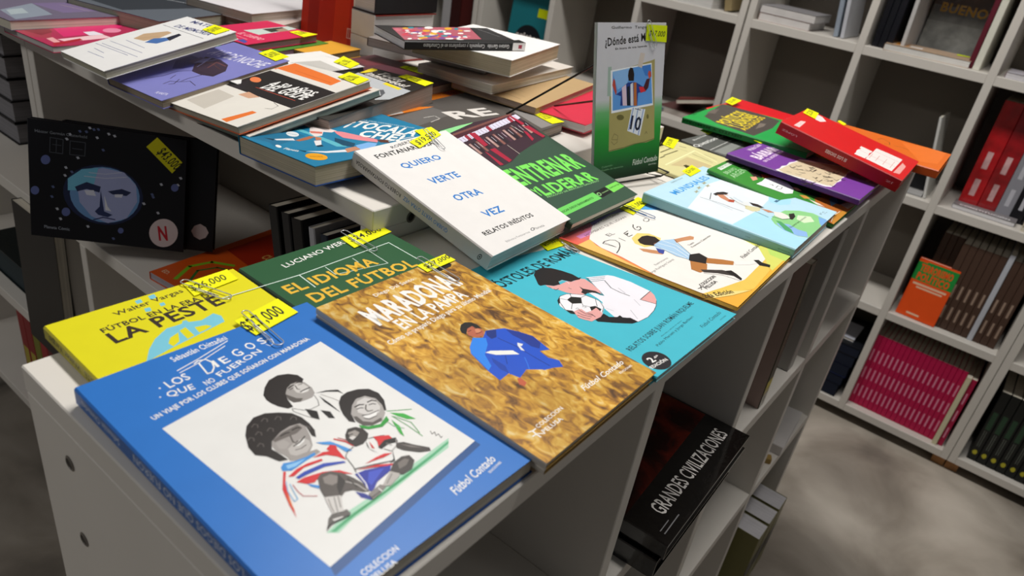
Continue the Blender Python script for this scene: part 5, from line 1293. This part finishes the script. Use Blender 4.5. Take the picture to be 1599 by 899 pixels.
# low display shelf whose top carries the near books
u = thing('display_shelf', 'white low shelf unit with open compartments under the nearest books', 'shelf unit')
board('top_board', u, (.130, .161, T1-TH), (1.462, .447, T1))
UX = (.130, .466, .778, 1.112, 1.444); z0 = .036
for i, x in enumerate(UX): board('side_panel' if i in (0, 4) else 'divider', u, (x, .162, z0), (x+.018, .446, T1-TH))
for i in range(4):
    a, b = UX[i]+.018, UX[i+1]
    for z in (.703, .405, .075): board('shelf', u, (a, .1625, z-.022), (b, .440, z))
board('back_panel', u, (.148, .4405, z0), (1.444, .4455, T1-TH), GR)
def hole(parent, p, axis, r=.0042):
    m = MB(); ring = []; N = 16
    for k in range(N):
        a = 2*math.pi*k/N; ring.append((math.cos(a), math.sin(a)))
    P = (lambda u_, v_, d: (p[0]-d, p[1]+u_, p[2]+v_)) if axis == 'x' else (lambda u_, v_, d: (p[0]+u_, p[1]-d, p[2]+v_))
    vs = [P(c*r*1.35, s*r*1.35, .0002) for c, s in ring]+[P(c*r, s*r, .0009) for c, s in ring]+[P(c*r*.9, s*r*.9, .0003) for c, s in ring]
    m.raw(vs, [(i, (i+1) % N, N+(i+1) % N, N+i) for i in range(N)]+[(N+i, N+(i+1) % N, 2*N+(i+1) % N, 2*N+i) for i in range(N)], '#6d665e', 'laminate')
    m.raw(vs[2*N:], [tuple(range(N))], '#15120f', 'laminate'); return m.build('screw_hole', parent)
hole(u, (.130, .395, .936), 'x'); hole(u, (.130, .395, .868), 'x')
# taller shelf running away to the left, its end against the back of the low one
u2 = thing('display_shelf', 'white long shelf unit running away to the upper left, loaded with books', 'shelf unit')
board('top_board', u2, (.425, .4485, T2-.021), (.995, 1.164, T2)); zb = T2-.021
for y in (.4485, 1.146): board('side_panel', u2, (.426, y, z0), (.994, y+.018, zb))
for z in (.742, .075): board('shelf', u2, (.4265, .4665, z-.022), (.700, 1.146, z))
board('divider', u2, (.4265, 1.072, .075), (.700, 1.090, .720))
board('shelf', u2, (.4265, .4665, .383), (.700, 1.072, .405))
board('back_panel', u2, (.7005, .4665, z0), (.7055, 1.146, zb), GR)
hole(u2, (.474, .4485, 1.000), 'y', .0045)
u3 = thing('display_shelf', 'white shelf unit at the far left edge, end to end with the long one', 'shelf unit')
board('top_board', u3, (.425, 1.166, T2-.021), (.995, 1.830, T2))
for y in (1.1665, 1.812): board('side_panel', u3, (.426, y, z0), (.994, y+.018, zb))
for z in (.737, .460, .190): board('shelf', u3, (.4265, 1.1845, z-.022), (.700, 1.812, z))
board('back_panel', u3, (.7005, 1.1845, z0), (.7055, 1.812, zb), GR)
# wall bookcases
D = 2.17; LV = (.059, .394, .726, 1.067, 1.400)
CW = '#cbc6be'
def wall_case(label, ys):
    o = thing('bookcase', label, 'bookcase')
    for i, y in enumerate(ys): board('side_panel' if i in (0, len(ys)-1) else 'divider', o, (D, y-.0098, .036), (D+.28, y+.0098, 1.735), CW)
    for a, b in zip(ys[:-1], ys[1:]):
        for z in LV: board('shelf', o, (D+.0005, a+.0098, z-.0235), (D+.272, b-.0098, z), CW)
    board('top_board', o, (D, ys[0]-.0098, 1.735), (D+.28, ys[-1]+.0098, 1.757), CW)
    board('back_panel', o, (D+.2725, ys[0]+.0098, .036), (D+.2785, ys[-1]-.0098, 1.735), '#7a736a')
    for y in (ys[0]-.009, ys[-1]-.025):
        for x in (D+.02, D+.22): board('foot_block', o, (x, y, 0), (x+.035, y+.034, .0358), '#a5764a', 'wood')
    return o
wall_case('white wall bookcase at the right edge of the picture', (-1.11, -.79, -.475, -.153))
wall_case('white wall bookcase holding the crimson encyclopedia row', (-.132, .170, .488, .804))
wall_case('white wall bookcase behind the upright book on the wire stand', (.829, 1.169, 1.490, 1.800))
wall_case('white wall bookcase in the top left background', (1.825, 2.145, 2.48, 2.79))
# shelf divider standing on the long unit
pn = MB(); pn.box((.822, .924, T2+.0002), (.990, .942, T2+.36), WH, 'laminate', .0009)
tag(pn.build('shelf_divider'), 'white upright board standing on the long shelf beside the orange red book', 'divider')
# ------------------------------------------------------------------ books on the near shelf
Pz = POSE; A = ART
def tb(k, label, t, cover, dz=0., **kw):
    p = list(Pz[k]); p[2] += dz
    return book(label, tuple(p), t, cover, art=kw.pop('art', A.get(k, ())), **kw)
tb('blue', 'blue paperback with drawn footballers in a white square on its cover', .0125, '#2d74c6', spine='#2a68b8', back='#1d4f94')
tb('yellow', 'yellow paperback with heavy brown title and a pale blue sign', .0105, '#e3da1c', spine='#b3a932')
tb('green', 'dark green paperback with a white pitch outline and yellow chalk title', .0110, '#2c5a38', spine='#1b3a24')
tb('mara', 'paperback with a person in a blue tracksuit standing in golden wheat', .0062, '#a8843e', spine='#b9b2a8')
def under(k, label, t0, t, cover, dx=0., dy=0., **kw):
    x, y, z, ya, pi, ro, w, h = Pz[k]; n = xf(R(ya), R(pi), R(ro)).col[2]; v = Vector((x+dx, y+dy, z))-n*(t0+.0003)
    return book(label, (v.x, v.y, v.z, ya, pi, ro, w, h), t, cover, **kw)
under('mara', 'second copy lying under the wheat field paperback', .0062, .0050, '#a8843e', spine='#b9b2a8', dx=.0012, dy=.001)
tb('apos', 'turquoise paperback with a player kissing a black and white ball', .0050, '#45b9cc', spine='#2f98aa', back='#8fc4cc')
under('apos', 'second copy lying under the turquoise football paperback', .0050, .0030, '#45b9cc', dx=-.002, dy=.0035)
tb('diego', 'square watercolour book with a running player and rainbow border', .0045, '#eab84a')
tb('mund', 'pale blue paperback with cheering players over a green globe', .0120, '#bcdfee', spine='#86b4bc')
tb('rugby', 'green comic book with a player wearing a white number six shirt', .0052, '#3f9138', spine='#2f7a2c')
tb('purple', 'purple paperback with torn beige paper strip across its cover', .0080, '#7a3f9e', spine='#57267a')
tb('cuest', 'dark grey paperback with pale handwritten style title', .0060, '#5c5d5a')
tb('cream', 'cream yellow book with printed folder motif, tucked behind the pale blue one', .0050, '#d6cf98')
tb('guer', 'green spined paperback with three lines of bold yellow title', .0100, '#23a04a', spine='#17803a')
book('red paperback mostly hidden beneath the green spined one', (1.318, .388, 1.0035, -2, 0, 0, .150, .205), .0125, '#d8121e', art=[('t', 'f0c8c4', 'RED', -5800, 7200, 0, 4200, 1200, 2, 0), ('p', 'f0a8a4', '300 -150 620 -150 620 -60 300 -60')])
book('plain yellow paperback wedged below the thick red book', (1.236, .318, .9985, 8, 0, 0, .130, .150), .0120, '#e6d020')
tb('bigred', 'thick glossy red paperback with white lettering, tilted on the far end', .0190, '#d3161a', spine='#a80c10')
tb('orange', 'orange hand drawn paperback overhanging the far end of the shelf', .0130, '#dd6a1c', spine='#c4521a', pages='#c96a30')
# books bridging to the taller unit
tb('white', 'white paperback with blue title words, leaning across the two shelf heights', .0165, '#e9e6e3', spine='#c5c0bd', pages='#dcc9c0')
tb('entre', 'dark green paperback showing a line of rowers under bright green title', .0085, '#35503f', spine='#28402f')
st = tb('stand', 'slim white to green book standing upright on the wire stand', .0060, '#f2f1f4', spine='#b8bcb8')
# wire easel behind it
x, y, z, ya, pi, ro, w, h = Pz['stand']; rot = xf(R(ya), R(pi), R(ro)); o = Vector((x, y, z))-rot.col[2]*.006
L = lambda a, b, c: o+rot @ Vector((a, b, c))
es = thing('wire_easel', 'black wire book stand holding the upright football book', 'book stand', Matrix.Translation((.80, .45, T1)))
inv = Vector((.80, .45, T1))
def wire(name, P, r=.0013):
    m = MB(); m.tube([Vector(p)-inv for p in P], r, '#16130f', 'wire'); return m.build(name, es, True)
wire('ledge_hook', [L(-.03, .03, -.0022), L(-.03, -h/2-.003, -.0022), L(-.03, -h/2-.0035, .012), Vector((.785, .372, T1+.0016)), Vector((.772, .392, T1+.0016))])
wire('ledge_hook', [L(.05, .03, -.0022), L(.05, -h/2-.003, -.0022), L(.05, -h/2-.0035, .020), L(.066, -h/2-.0005, .020), L(.062, -h/2+.006, -.0022), L(.062, .0, -.0022)])
wire('back_frame', [L(-.03, .03, -.0022), L(-.03, .065, -.0022), L(.05, .065, -.0022), L(.05, .03, -.0022)])
wire('ledge_bar', [L(-.03, -h/2-.0035, .012), L(.05, -h/2-.0035, .020)])
wire('rear_leg', [L(-.03, .055, -.0022), Vector((.733, .545, 1.041))])
wire('rear_leg', [L(-.03, .005, -.0022), Vector((.845, .548, 1.038))])
# ------------------------------------------------------------------ books on the long shelf
tb('tocala', 'teal paperback with two football players running, at the corner of the long shelf', .0195, '#1e7ea6', back='#1b4f9c', pages='#c2b9a4')
tb('a50', 'paperback with white and black cover crossed by an orange band', .0085, '#e6e1d8', back='#d8673a', pages='#b9b3a2')
under('a50', 'white edged paperback directly beneath the orange banded one', .0085, .0080, '#dedad0', dx=.006, dy=-.007, back='#2a2523', pages='#9fb0a8')
tb('ave', 'lilac paperback with a dark bird drawing and white scrawled title', .0100, '#7f80c0', spine='#5a5aa0', pages='#a79a88')
tb('mates', 'white paperback with small drawing of a brown and blue object', .0095, '#ecebe9', pages='#b8b4a2')
tb('pink', 'pink and dark red paperback at the left edge of the long shelf', .0085, '#b02a52', spine='#d8d2d0', pages='#cfccca')
tb('gpur', 'grey violet magazine style book behind the pink one', .0130, '#6d6478')
tb('pinkred', 'crimson paperback with a small landscape photo strip', .0105, '#d42a56', pages='#8a6a72')
book('green paperback lowest of the pile with crimson one on top', (.663, .966, 1.0405, -77, 0, 0, .125, .170), .0140, '#4f8a36', pages='#8a6a78')
tb('whitegr', 'white book with grey torn shape, behind the orange banded paperback', .0100, '#e9e8e4', pages='#8fa09c')
tb('todos', 'thick grey and black paperback with white brush title and yellow marks', .0260, '#3a3733', pages='#a8968a')
tb('reddish', 'dark maroon hardcover with a lime price label, below the leaning pile', .0150, '#553038', pages='#b5a898')
tb('oran', 'bright orange paperback with purple title', .0090, '#ee8420', pages='#d0762a')
tb('re', 'grey photo cover book with large outlined white letters', .0120, '#57534f', pages='#a59a8e')
tb('yelsm', 'small amber book at the foot of the orange red book', .0120, '#e0a438', pages='#7d6a50')
tb('red', 'red clothbound book with white page edges beside the wire stand', .0120, '#cf3048', spine='#c02a40', pages='#d8d4d2')
tb('tan', 'tan brown paperback lying on the red clothbound book', .0090, '#b79a70', pages='#b8a090')
book('cream paperback supporting the pile below the thick white book', (.8848, .6811, 1.0579, -83.1, 0, 0, .125, .240), .0120, '#d5cdc4', spine='#d9d2c8', pages='#d6cfbf')
book('grey paperback sagging under the pile, next to the white divider board', (.8400, .7550, 1.0720, -73.3, 0, 0, .190, .130), .0125, '#8a827e', pages='#b0a8a4')
book('thick white paperback second from the top of the leaning pile', (.8557, .6834, 1.0945, -74.7, 0, 0, .150, .1887), .0220, '#e9e7e4', spine='#dedbd8', pages='#c9bda2')
tb('black', 'black spined book with colourful patchwork cover on top of the pile', .0110, '#1c1b1d', spine='#131214', dz=.0030, pages='#d8d6da')
fo = faceout('glossy orange red book standing face out against the white divider', .812, .992, T2, .108, .20, .016, '#c4280c', tilt=6, yaw=-74,
    art=[('p', 'a81c08', '-400 -1000 -200 -1000 -200 1000 -400 1000'), ('p', 'd8380f', '100 -1000 380 -1000 380 1000 100 1000'), ('p', 'e8b0a0', '360 -820 480 -820 480 -660 360 -660'), ('p', 'b82a10', '374 -806 466 -806 466 -674 374 -674'), ('l', 'e8b0a0', .001, '400 -800 400 -680'), ('l', 'e8b0a0', .001, '440 -800 440 -680'), ('l', 'e0907c', .0012, '-420 100 -200 80'), ('l', 'e0907c', .0012, '-300 -20 -150 -40'), ('l', 'e0907c', .0012, '-320 -300 -150 -320')])
# two very thick books in front of the divider
for i in range(2): book(('lower', 'upper')[i]+' massive book with thick white page edges, by the white divider', (.868, .894, T2+.0004+.0370*(i+1), 0, 0, 0, .135, .052), .0365, '#8a2a24', spine='#cbc8c6', pages='#d6d2d0', hard=True)
book('black hardcover lying on the massive white edged books', (.868, .894, T2+.0750+.056, 90, 0, 0, .052, .135), .0555, '#17161a', pages='#cfcac8', hard=True, art=[('sl', '6a6a70', .0015, '-600 330 -350 330'), ('sl', '6a6a70', .0015, '100 330 500 330')])
# books heaped at the far end of the long shelf
flat('thick grey green paperback stack topper at the far end of the long shelf', .640, 1.180, T2+.0003, -74, .18, .20, .030, '#5c626a', pages='#a5a692', art=[('tag', 'eef200', '560 700 800 700 800 900 560 900'), ('p', '30343a', '-700 -800 100 -900 500 600 -500 900'), ('l', 'b8bcc0', .002, '-400 300 300 500')])
for i, (px_, py_, a, c, lab) in enumerate(((.790, 1.120, -70, '#a8b4d0', 'pale blue paperback in the heap at the far end'), (.800, 1.125, -64, '#cfc0b8', 'beige paperback in the middle of the far heap'), (.788, 1.130, -78, '#dedadc', 'light grey paperback topping the far heap'))):
    flat(lab, px_, py_, T2+.0003+i*.0144, a, .14, .20, .014, c, pages='#b8aca0')
flat('dusty rose paperback behind the crimson one', .700, 1.065, T2+.0003, -80, .07, .17, .014, '#8a5450', pages='#a08878')
# ------------------------------------------------------------------ inside the shelves at left
b1 = tb('netf', 'black landscape comic album with a glowing blue face, leaning out of the shelf', .0140, '#0d0c12', spine='#0d0c12', pages='#cfccd0', hard=True, dz=-.0)
under('netf', 'second black comic album right behind the one with the blue face', .0200, .0140, '#0f0e14', dx=.022, dy=-.030, pages='#cfccd0', hard=True, art=[('l', '6a7090', .002, '-700 200 -660 180'), ('p', 'd0c4c4', '820 -640 900 -600 940 -520 900 -440 820 -400 740 -440 700 -520 740 -600')])
flat('orange paperback with green curve lying on the long unit shelf', .548, .842, .7423, -84, .130, .215, .0125, '#e05a14', pages='#b8b0b8',
    art=[('p', 'b02a10', '-500 100 650 -100 650 1075 -500 1075'), ('l', '86c828', .006, '-250 -950 -420 -600 -330 -300 -50 -150'), ('l', '3f7a30', .004, '-50 -900 -250 -600 -150 -350 100 -250'), ('t', 'e8b060', 'CUENTOS', 0, 30000 // 10, 0, 5000, 1400, 3, 0), ('t', 'f0d0a8', 'ED.', -5500, -9600, 0, 1300, 700, 1, 0)])
for i, (c, t) in enumerate((('#1a1a1c', .016), ('#262628', .014), ('#151516', .018), ('#b8b8bc', .010), ('#202a3a', .012))):
    upright(('black spined book first in the leaning row under the corner', 'charcoal spined book second in the leaning row under the corner', 'wide black book in the leaning row under the corner', 'thin white spined book in the leaning row under the corner', 'navy spined book last in the leaning row under the corner')[i], .452, .598-i*.0215, .742, .20, .205, t, c, lean=-9, group='books leaning under the corner of the long shelf')
faceout('red book with black square standing at the right end of the leaning row', .470, .492+.02, .742, .045, .20, .010, '#a8101c', tilt=2, yaw=-90, art=[('p', '17120f', '-100 -600 225 -600 225 500 -100 500')])
for i in range(5):
    flat('%s of the white edged black books stacked at left' % ('lowest', 'second', 'third', 'fourth', 'topmost')[i], .600, 1.590+.003*(i % 2), .7373+i*.0405, 180, .19, .20, .040, '#0d0c0e', pages='#8e8c90', group='stack of black covered volumes', hard=True)
m = MB(); pr = [(-.06, 0), (.06, 0), (.066, .05), (.062, .12), (.05, .17), (-.045, .175), (-.06, .12), (-.066, .05)]
for z_, s_ in ((0, 1.0),):
    m.face([(p[0], 0, p[1]) for p in pr], '#8a6c48', 'pages'); m.face([(p[0]*.96, .045, p[1]*.97) for p in pr], '#7a5e3e', 'pages')
    for i in range(len(pr)):
        a, b = pr[i], pr[(i+1) % len(pr)]; m.face([(a[0], 0, a[1]), (b[0], 0, b[1]), (b[0]*.96, .045, b[1]*.97), (a[0]*.96, .045, a[1]*.97)], '#80623f', 'pages')
bag = m.build('paper_bag'); bag.matrix_world = Matrix.Translation((.520, 1.330, .7375)) @ Matrix.Rotation(R(-90), 4, 'Z') @ Matrix.Scale(1.35, 4); tag(bag, 'brown paper bag standing next to the black covered stack', 'bag')
faceout('tall black folder standing below the landscape comic album', .402, 1.215, .4606, .150, .262, .016, '#0c0d0f', tilt=2, name='document_folder', cat='folder')
for i in range(9):
    c = ('#8a1420', '#7a1a1c', '#8c8a1c', '#94161c', '#6a0f16', '#a01a20', '#7a7a1a', '#8a1018', '#901c20')[i]
    upright('%s book in the bottom row at left, %s from its near end' % ('olive' if i in (2, 6) else 'dark red', ('first', 'second', 'third', 'fourth', 'fifth', 'sixth', 'seventh', 'eighth', 'ninth')[i]), .440, 1.186+i*.032, .1905, .20, .235, .030, c, group='red and olive books on the bottom shelf at left', art=[('sp', 'b0a030', '-600 40 200 40 200 260 -600 260')] if i not in (2, 6) else [])
flat('dark teal hardcover lying on the middle shelf at the left edge', .560, 1.46, .4605, 180, .22, .30, .06, '#101a1c', pages='#3a4448', hard=True)
# ------------------------------------------------------------------ inside the near shelf
zs = .703
flat('shrink wrapped black book beneath the big civilizations volume', .640, .250, zs+.0003, 2, .215, .225, .026, '#101012', cmat='shrink_wrap', pages='#2a2826', hard=True)
gc = flat('large shrink wrapped art book with fiery cover and white title along its edge', .655, .262, zs+.0268, 2, .235, .255, .021, '#0d0b0b', cmat='shrink_wrap', pages='#d0cbc4', hard=True,
    art=[('p', '551a10', '-1150 -760 1150 -690 1150 1250 -1150 1250', 'dark_red_print'), ('t', 'd8d5d0', 'GRANDES CIVILIZACIONES', -8300, -10600, 0, 18200, 1700, 1, 0), ('l', '8a8a8c', .0012, '-1050 -1180 -700 -1175'), ('l', '8a8a8c', .001, '-1050 -1130 -850 -1128')])
def front_up(label, x0, yf, zb, dep, h, t, cover, lean=0, **k):
    """book standing with its spine towards -Y; lean > 0 tips its head towards +X"""
    p = R(90+lean); zb2 = zb+.0003+(t*math.cos(p) if lean < 0 else 0); rot = xf(R(90), p, 0); up = rot.col[1]; n = rot.col[2]
    c = Vector((x0, yf+dep/2, zb2))+up*h/2
    return book(label, (c.x, c.y, c.z, 90, 90+lean, 0, dep, h), t, cover, **k)
front_up('olive and black book with yellow spine label standing in the second compartment', .935, .166, zs, .17, .235, .022, '#a89088', spine='#33331f', lean=-3,
    art=[('sp', 'd0c030', '-850 5 -700 5 -700 215 -850 215'), ('sp', 'c8b878', '-940 5 -860 5 -860 215 -940 215'), ('sp', 'c8c4bc', '-1170 5 -950 5 -950 215 -1170 215'), ('st', '3a382c', 'RIUS', -10000, 10500 // 10, 31416, 1000, 600, 2, 0), ('st', '8a8460', 'HISTORIA UNIVERSAL', 9500, 1500, 31416, 12000, 600, 1, 0)])
front_up('pale grey file standing open beside the yellow labelled book', 1.072, .170, zs, .18, .238, .026, '#a5a19a', spine='#a8a49e', lean=2.5, name='file_box', cat='file')
flat('navy notebook with white page edge leaning in the fourth compartment', 1.300, .300, zs+.0003, 80, .15, .19, .012, '#16204a', pages='#c8c4c0') 
flat('white stapled booklet stack on the lower shelf of the near unit', 1.330, .235, .4053, 4, .15, .14, .022, '#d6d2d0', pages='#c9c5c0')
m = MB(); m.box((-.008, -.035, 0), (.008, .035, .012), '#a88a4c', 'wood', .001); m.box((-.022, -.008, .012), (.022, .006, .020), '#b89a58', 'wood', .001)
o_ = m.build('wooden_clip'); o_.matrix_world = Matrix.Translation((1.215, .200, .4053)) @ Matrix.Rotation(.4, 4, 'Z'); tag(o_, 'small wooden holder lying beside the white booklets', 'holder')
for i in range(3):
    front_up(('first', 'second', 'third')[i]+' from the left of the olive volumes with black band', 1.235+i*.056, .125, .0755, .16, .185, .050, '#7a7648', spine='#6f6b40', pages='#d2d0d4', group='olive volumes with a black band', art=[('sp', '1c1d1a', '-350 5 250 5 250 490 -350 490'), ('st', '6a6a58', 'TOMO', 1500, 1500, 31416, 3000, 900, 1, 0)])
# ------------------------------------------------------------------ wall bookcases, right part
X0 = D+.02
def txtspine(h, t, col, n=3):
    o = []
    for k in range(n):
        a = -h/2+h*(.12+.26*k); o.append(('sp', col, '%d %d %d %d %d %d %d %d' % (a*1e4, t*3500, (a+h*.16)*1e4, t*3500, (a+h*.16)*1e4, t*6500, a*1e4, t*6500)))
    return o
y = .1605
for i in range(18):
    t = .0134; y -= t+.0004
    upright('crimson encyclopedia volume in the row on the bottom shelf', X0+.01, y, .0593, .19, .245, t, '#b40f48', group='crimson encyclopedia row', art=txtspine(.245, t, 'd88aa4', 3))
y -= .0132; upright('cream spined volume near the end of the crimson row', X0-.008, y, .0593, .19, .238, .013, '#cfc8a8')
y -= .0142; upright('crimson volume standing last, right of the cream one', X0, y, .0593, .19, .235, .0135, '#a50f40', art=txtspine(.235, .0135, 'd88aa4', 3))
faceout('small orange and green book standing face out before brown volumes', X0-.002, .093, .3943, .105, .172, .012, '#e8521a', tilt=5, yaw=-92,
    art=[('p', '1f8a3a', '-525 230 525 230 525 800 -525 800'), ('t', 'e8521a', 'TERRORISMO', -4200, 5200, 0, 8400, 1900, 4, 0), ('t', 'e8521a', 'POLÍTICO', -4200, 2700, 0, 8400, 1900, 4, 0), ('l', 'e8c0a0', .006, '-420 130 420 130'), ('l', 'e8c0a0', .005, '-300 40 350 40'), ('l', 'e8c8a8', .005, '-250 -740 60 -740'), ('p', 'e8521a', '-525 760 -300 760 -300 860 -525 860')])
y = .120
for i in range(13):
    t = .0175; y -= t+.0006
    if i == 9:
        y += .0045; upright('white spined volume among the brown encyclopedia books', X0+.008, y, .3943, .18, .262, .013, '#b9bcc4'); continue
    upright('brown encyclopedia volume on the shelf above the crimson row', X0+.055 if i < 3 else X0+.012, y, .3943, .18, .250, t, '#4a362c', group='brown encyclopedia row', art=txtspine(.25, t, '9a8474', 2))
y = .125
for i, (c, t, lab) in enumerate((('#a81018', .045, 'wide red binder left of the grey one on the upper right shelf'), ('#8e0e16', .043, 'dark red binder beside the wide red one'), ('#8a8a92', .034, 'grey spined binder right of the red ones'), ('#15151a', .030, 'black spined binder beside the grey one'), ('#1c1c20', .028, 'narrow black binder at the right of its row'))):
    y -= t+.0008; upright(lab, X0+.05, y, .7263, .19, .285, t, c, art=txtspine(.285, t, 'c8a0a0' if i < 2 else 'b8b8c0', 2), cmat='shrink_wrap' if i < 2 else 'card')
flat('grey magazine with white capitals lying in front of the red binders', X0+.035, .055, .7263, -90, .150, .060, .012, '#7a7678', pages='#d8d6d8', art=[('t', 'e8e6e8', 'CONSTITUCIÓN', -6000, -2500, 0, 12000, 1400, 2, 0)])
for i in range(2): flat(('lower', 'upper')[i]+' cream paperback of the pair lying at the right shelf edge', X0+.06, -.078, .7263+i*.0143, 180, .13, .085, .014, '#c9bfa8', pages='#cfc8b8')
# second bay
for i, (c, t) in enumerate((('#0e0f16', .016), ('#101218', .016), ('#12131a', .016))):
    upright(('left', 'middle', 'right')[i]+' spine of the three black volumes with white lettering', X0+.005, .452-i*.0168, 1.0673, .16, .225, t, c, group='three black volumes', art=[('st', 'd8d8dc', 'PADURA', 9500, 550, 31416, 8000, 650, 2, 0)])
upright('light grey brochure leaning on the three black volumes', X0+.002, .388, 1.0673, .18, .24, .010, '#b8b6b4', lean=-2)
faceout('bagged book with amber lettering standing at the back of the shelf', X0+.15, .300, 1.0673, .17, .24, .02, '#5d5c58', tilt=8, yaw=-88, cmat='shrink_wrap', art=[('p', '4a3420', '-850 0 850 0 850 1200 -850 1200'), ('t', 'b0861c', 'BUENOS', -6500, -1500, 0, 13000, 2200, 3, 0), ('l', '8a2020', .003, '-500 600 400 700'), ('p', '6a6a66', '-850 -1200 850 -1200 850 -400 -850 -400')])
flat('tan covered paperback lying with white page edge at the shelf front', X0+.048, .335, 1.0673, -84, .205, .115, .017, '#b59a80', pages='#d9d7d2', art=[('p', 'd08a30', '-800 -300 -500 -300 -500 300 -800 300'), ('p', 'e0d8d0', '-450 -300 -150 -300 -150 100 -450 100'), ('tag', 'c8d800', '650 100 950 250 950 480 650 480')])
upright('cream paperback leaning against the upright at its right', X0+.005, .204, 1.0673, .17, .25, .016, '#d4d3c6', spine='#d4d3c6', lean=0)
upright('burgundy hardcover leaning beside the cream paperback', X0+.012, .222, 1.0673, .17, .24, .012, '#5a1a28', hard=True)
for i in range(2): flat(('lower', 'upper')[i]+' white paperback of the pair lying in the middle bay', X0+.06, .708-.004*i, 1.0673+i*.0213, -92, .150+.01*i, .13, .021, ('#a88a80', '#8f8d90')[i], pages='#d6d2cf')
upright('grey blue paperback leaning left in the middle bay', X0+.01, .560, 1.0673, .15, .21, .012, '#8a94a0', lean=-8)
upright('pale paperback leaning behind the grey blue one', X0+.01, .543, 1.0673, .15, .20, .010, '#b4b6bc', lean=-8)
upright('thin white brochure leaning by the upright on the second shelf', X0+.004, .196, .7263, .12, .215, .007, '#c9c9c5', lean=-11, name='brochure', cat='brochure')
flat('black boxed book lying on the second shelf behind the orange paperback', X0+.09, .265, .7263, 180, .17, .12, .020, '#15171a', pages='#b8b8b8')
y0 = .0593
for i, (c, t) in enumerate((('#10131c', .045), ('#131a30', .030), ('#10204a', .040), ('#0e1016', .036), ('#15171c', .030))):
    flat(('lowest', 'second lowest', 'middle', 'second highest', 'topmost')[i]+' dark box in the stack left of the crimson row', X0+.10, .33-.004*i, y0+.0004*i, 180, .22, .26, t, c, pages='#1a2030', name='boxed_book', group='dark boxed books'); y0 += t
flat('white pamphlet on top of the dark boxed stack', X0+.08, .270, y0+.0025, 180, .12, .11, .008, '#b8bac4', name='pamphlet', cat='pamphlet')
flat('white paperback with burgundy spine at the right end of the top shelf', X0+.04, .060, 1.0673, -90, .17, .10, .014, '#b8b4bc', spine='#6a1a34', pages='#cfcccf', art=[('p', '5a2030', '-100 0 120 -80 160 120')])
# last bay at the right edge
for i in range(7):
    upright('black volume with a yellow dot on its spine, lower right corner', X0+.004, -.205-i*.0245, .0593, .17, .235, .0235, '#0d100f', lean=-1, group='black volumes with yellow dots', art=[('sp', 'b0a828', '-960 80 -900 50 -840 80 -820 120 -840 160 -900 180 -960 160 -980 120'), ('sp', '24402c', '-100 60 500 60 500 180 -100 180'), ('sl', '6a7068', .0012, '-700 90 -150 90'), ('sl', '6a7068', .0012, '-700 140 -150 140')])
# ------------------------------------------------------------------ wall bookcases, left part
flat('white paperback block lying above the upright book on the stand', X0+.05, 1.03, 1.0673, -92, .21, .12, .030, '#c9c7c4', pages='#d2d0cc')
upright('tan book leaning beside the white paperback block', X0+.01, .875, 1.0673, .16, .22, .022, '#8a7a58', lean=-14, pages='#cfc8b0')
book('open dark red paperback sliding off the heap behind the stand', (X0+.115, .945, .7830, -70, -8, -12, .13, .17), .013, '#6e2a26', pages='#c9c2b4', art=[('p', 'a8605a', '-650 100 200 100 200 900 -650 900')])
flat('pink brown paperback under the dark red one', X0+.12, .960, .7263, -96, .16, .17, .018, '#6a4a48', pages='#b8b0a8')
flat('teal magazine at the bottom of the heap behind the stand', X0+.06, 1.085, .7263, -86, .12, .09, .010, '#2a6a78', pages='#a8a8a8')
faceout('teal book with a black disc standing face out in the back bookcase', X0+.03, 1.612, .7263, .190, .285, .018, '#1a6f78', tilt=5, yaw=-90,
    art=[('p', 'a86a60', '-950 -1425 950 -1425 950 -900 400 -1150 -400 -1150 -950 -900'), ('p', '14171c', ' '.join('%d %d' % (620*math.cos(a*math.pi/16), -600+620*math.sin(a*math.pi/16)) for a in range(32))), ('t', 'd8d0cc', 'aristos', -5500, -5200, 0, 11000, 2600, 3, 0), ('l', 'a88a30', .004, '-420 -720 420 -720'), ('l', 'b0b0b8', .003, '-300 -950 250 -950'), ('tag', 'c8d400', '250 350 800 350 800 650 250 650')])
for i, (c, t, lab) in enumerate((('#141114', .028, 'black book nearest the light upright in the back bookcase'), ('#4a1410', .055, 'wide dark red book in the back bookcase'), ('#35100e', .050, 'deep brown red book left of the wide dark red one'), ('#a8a6a8', .040, 'grey white book left of the deep brown red one'))):
    upright(lab, X0+.02, 1.842+(0, .030, .087, .139)[i], .7263, .18, (.26, .25, .255, .24)[i], t, c, art=[('sp', 'c0c820', '-900 100 -650 100 -650 450 -900 450')] if i == 1 else [])
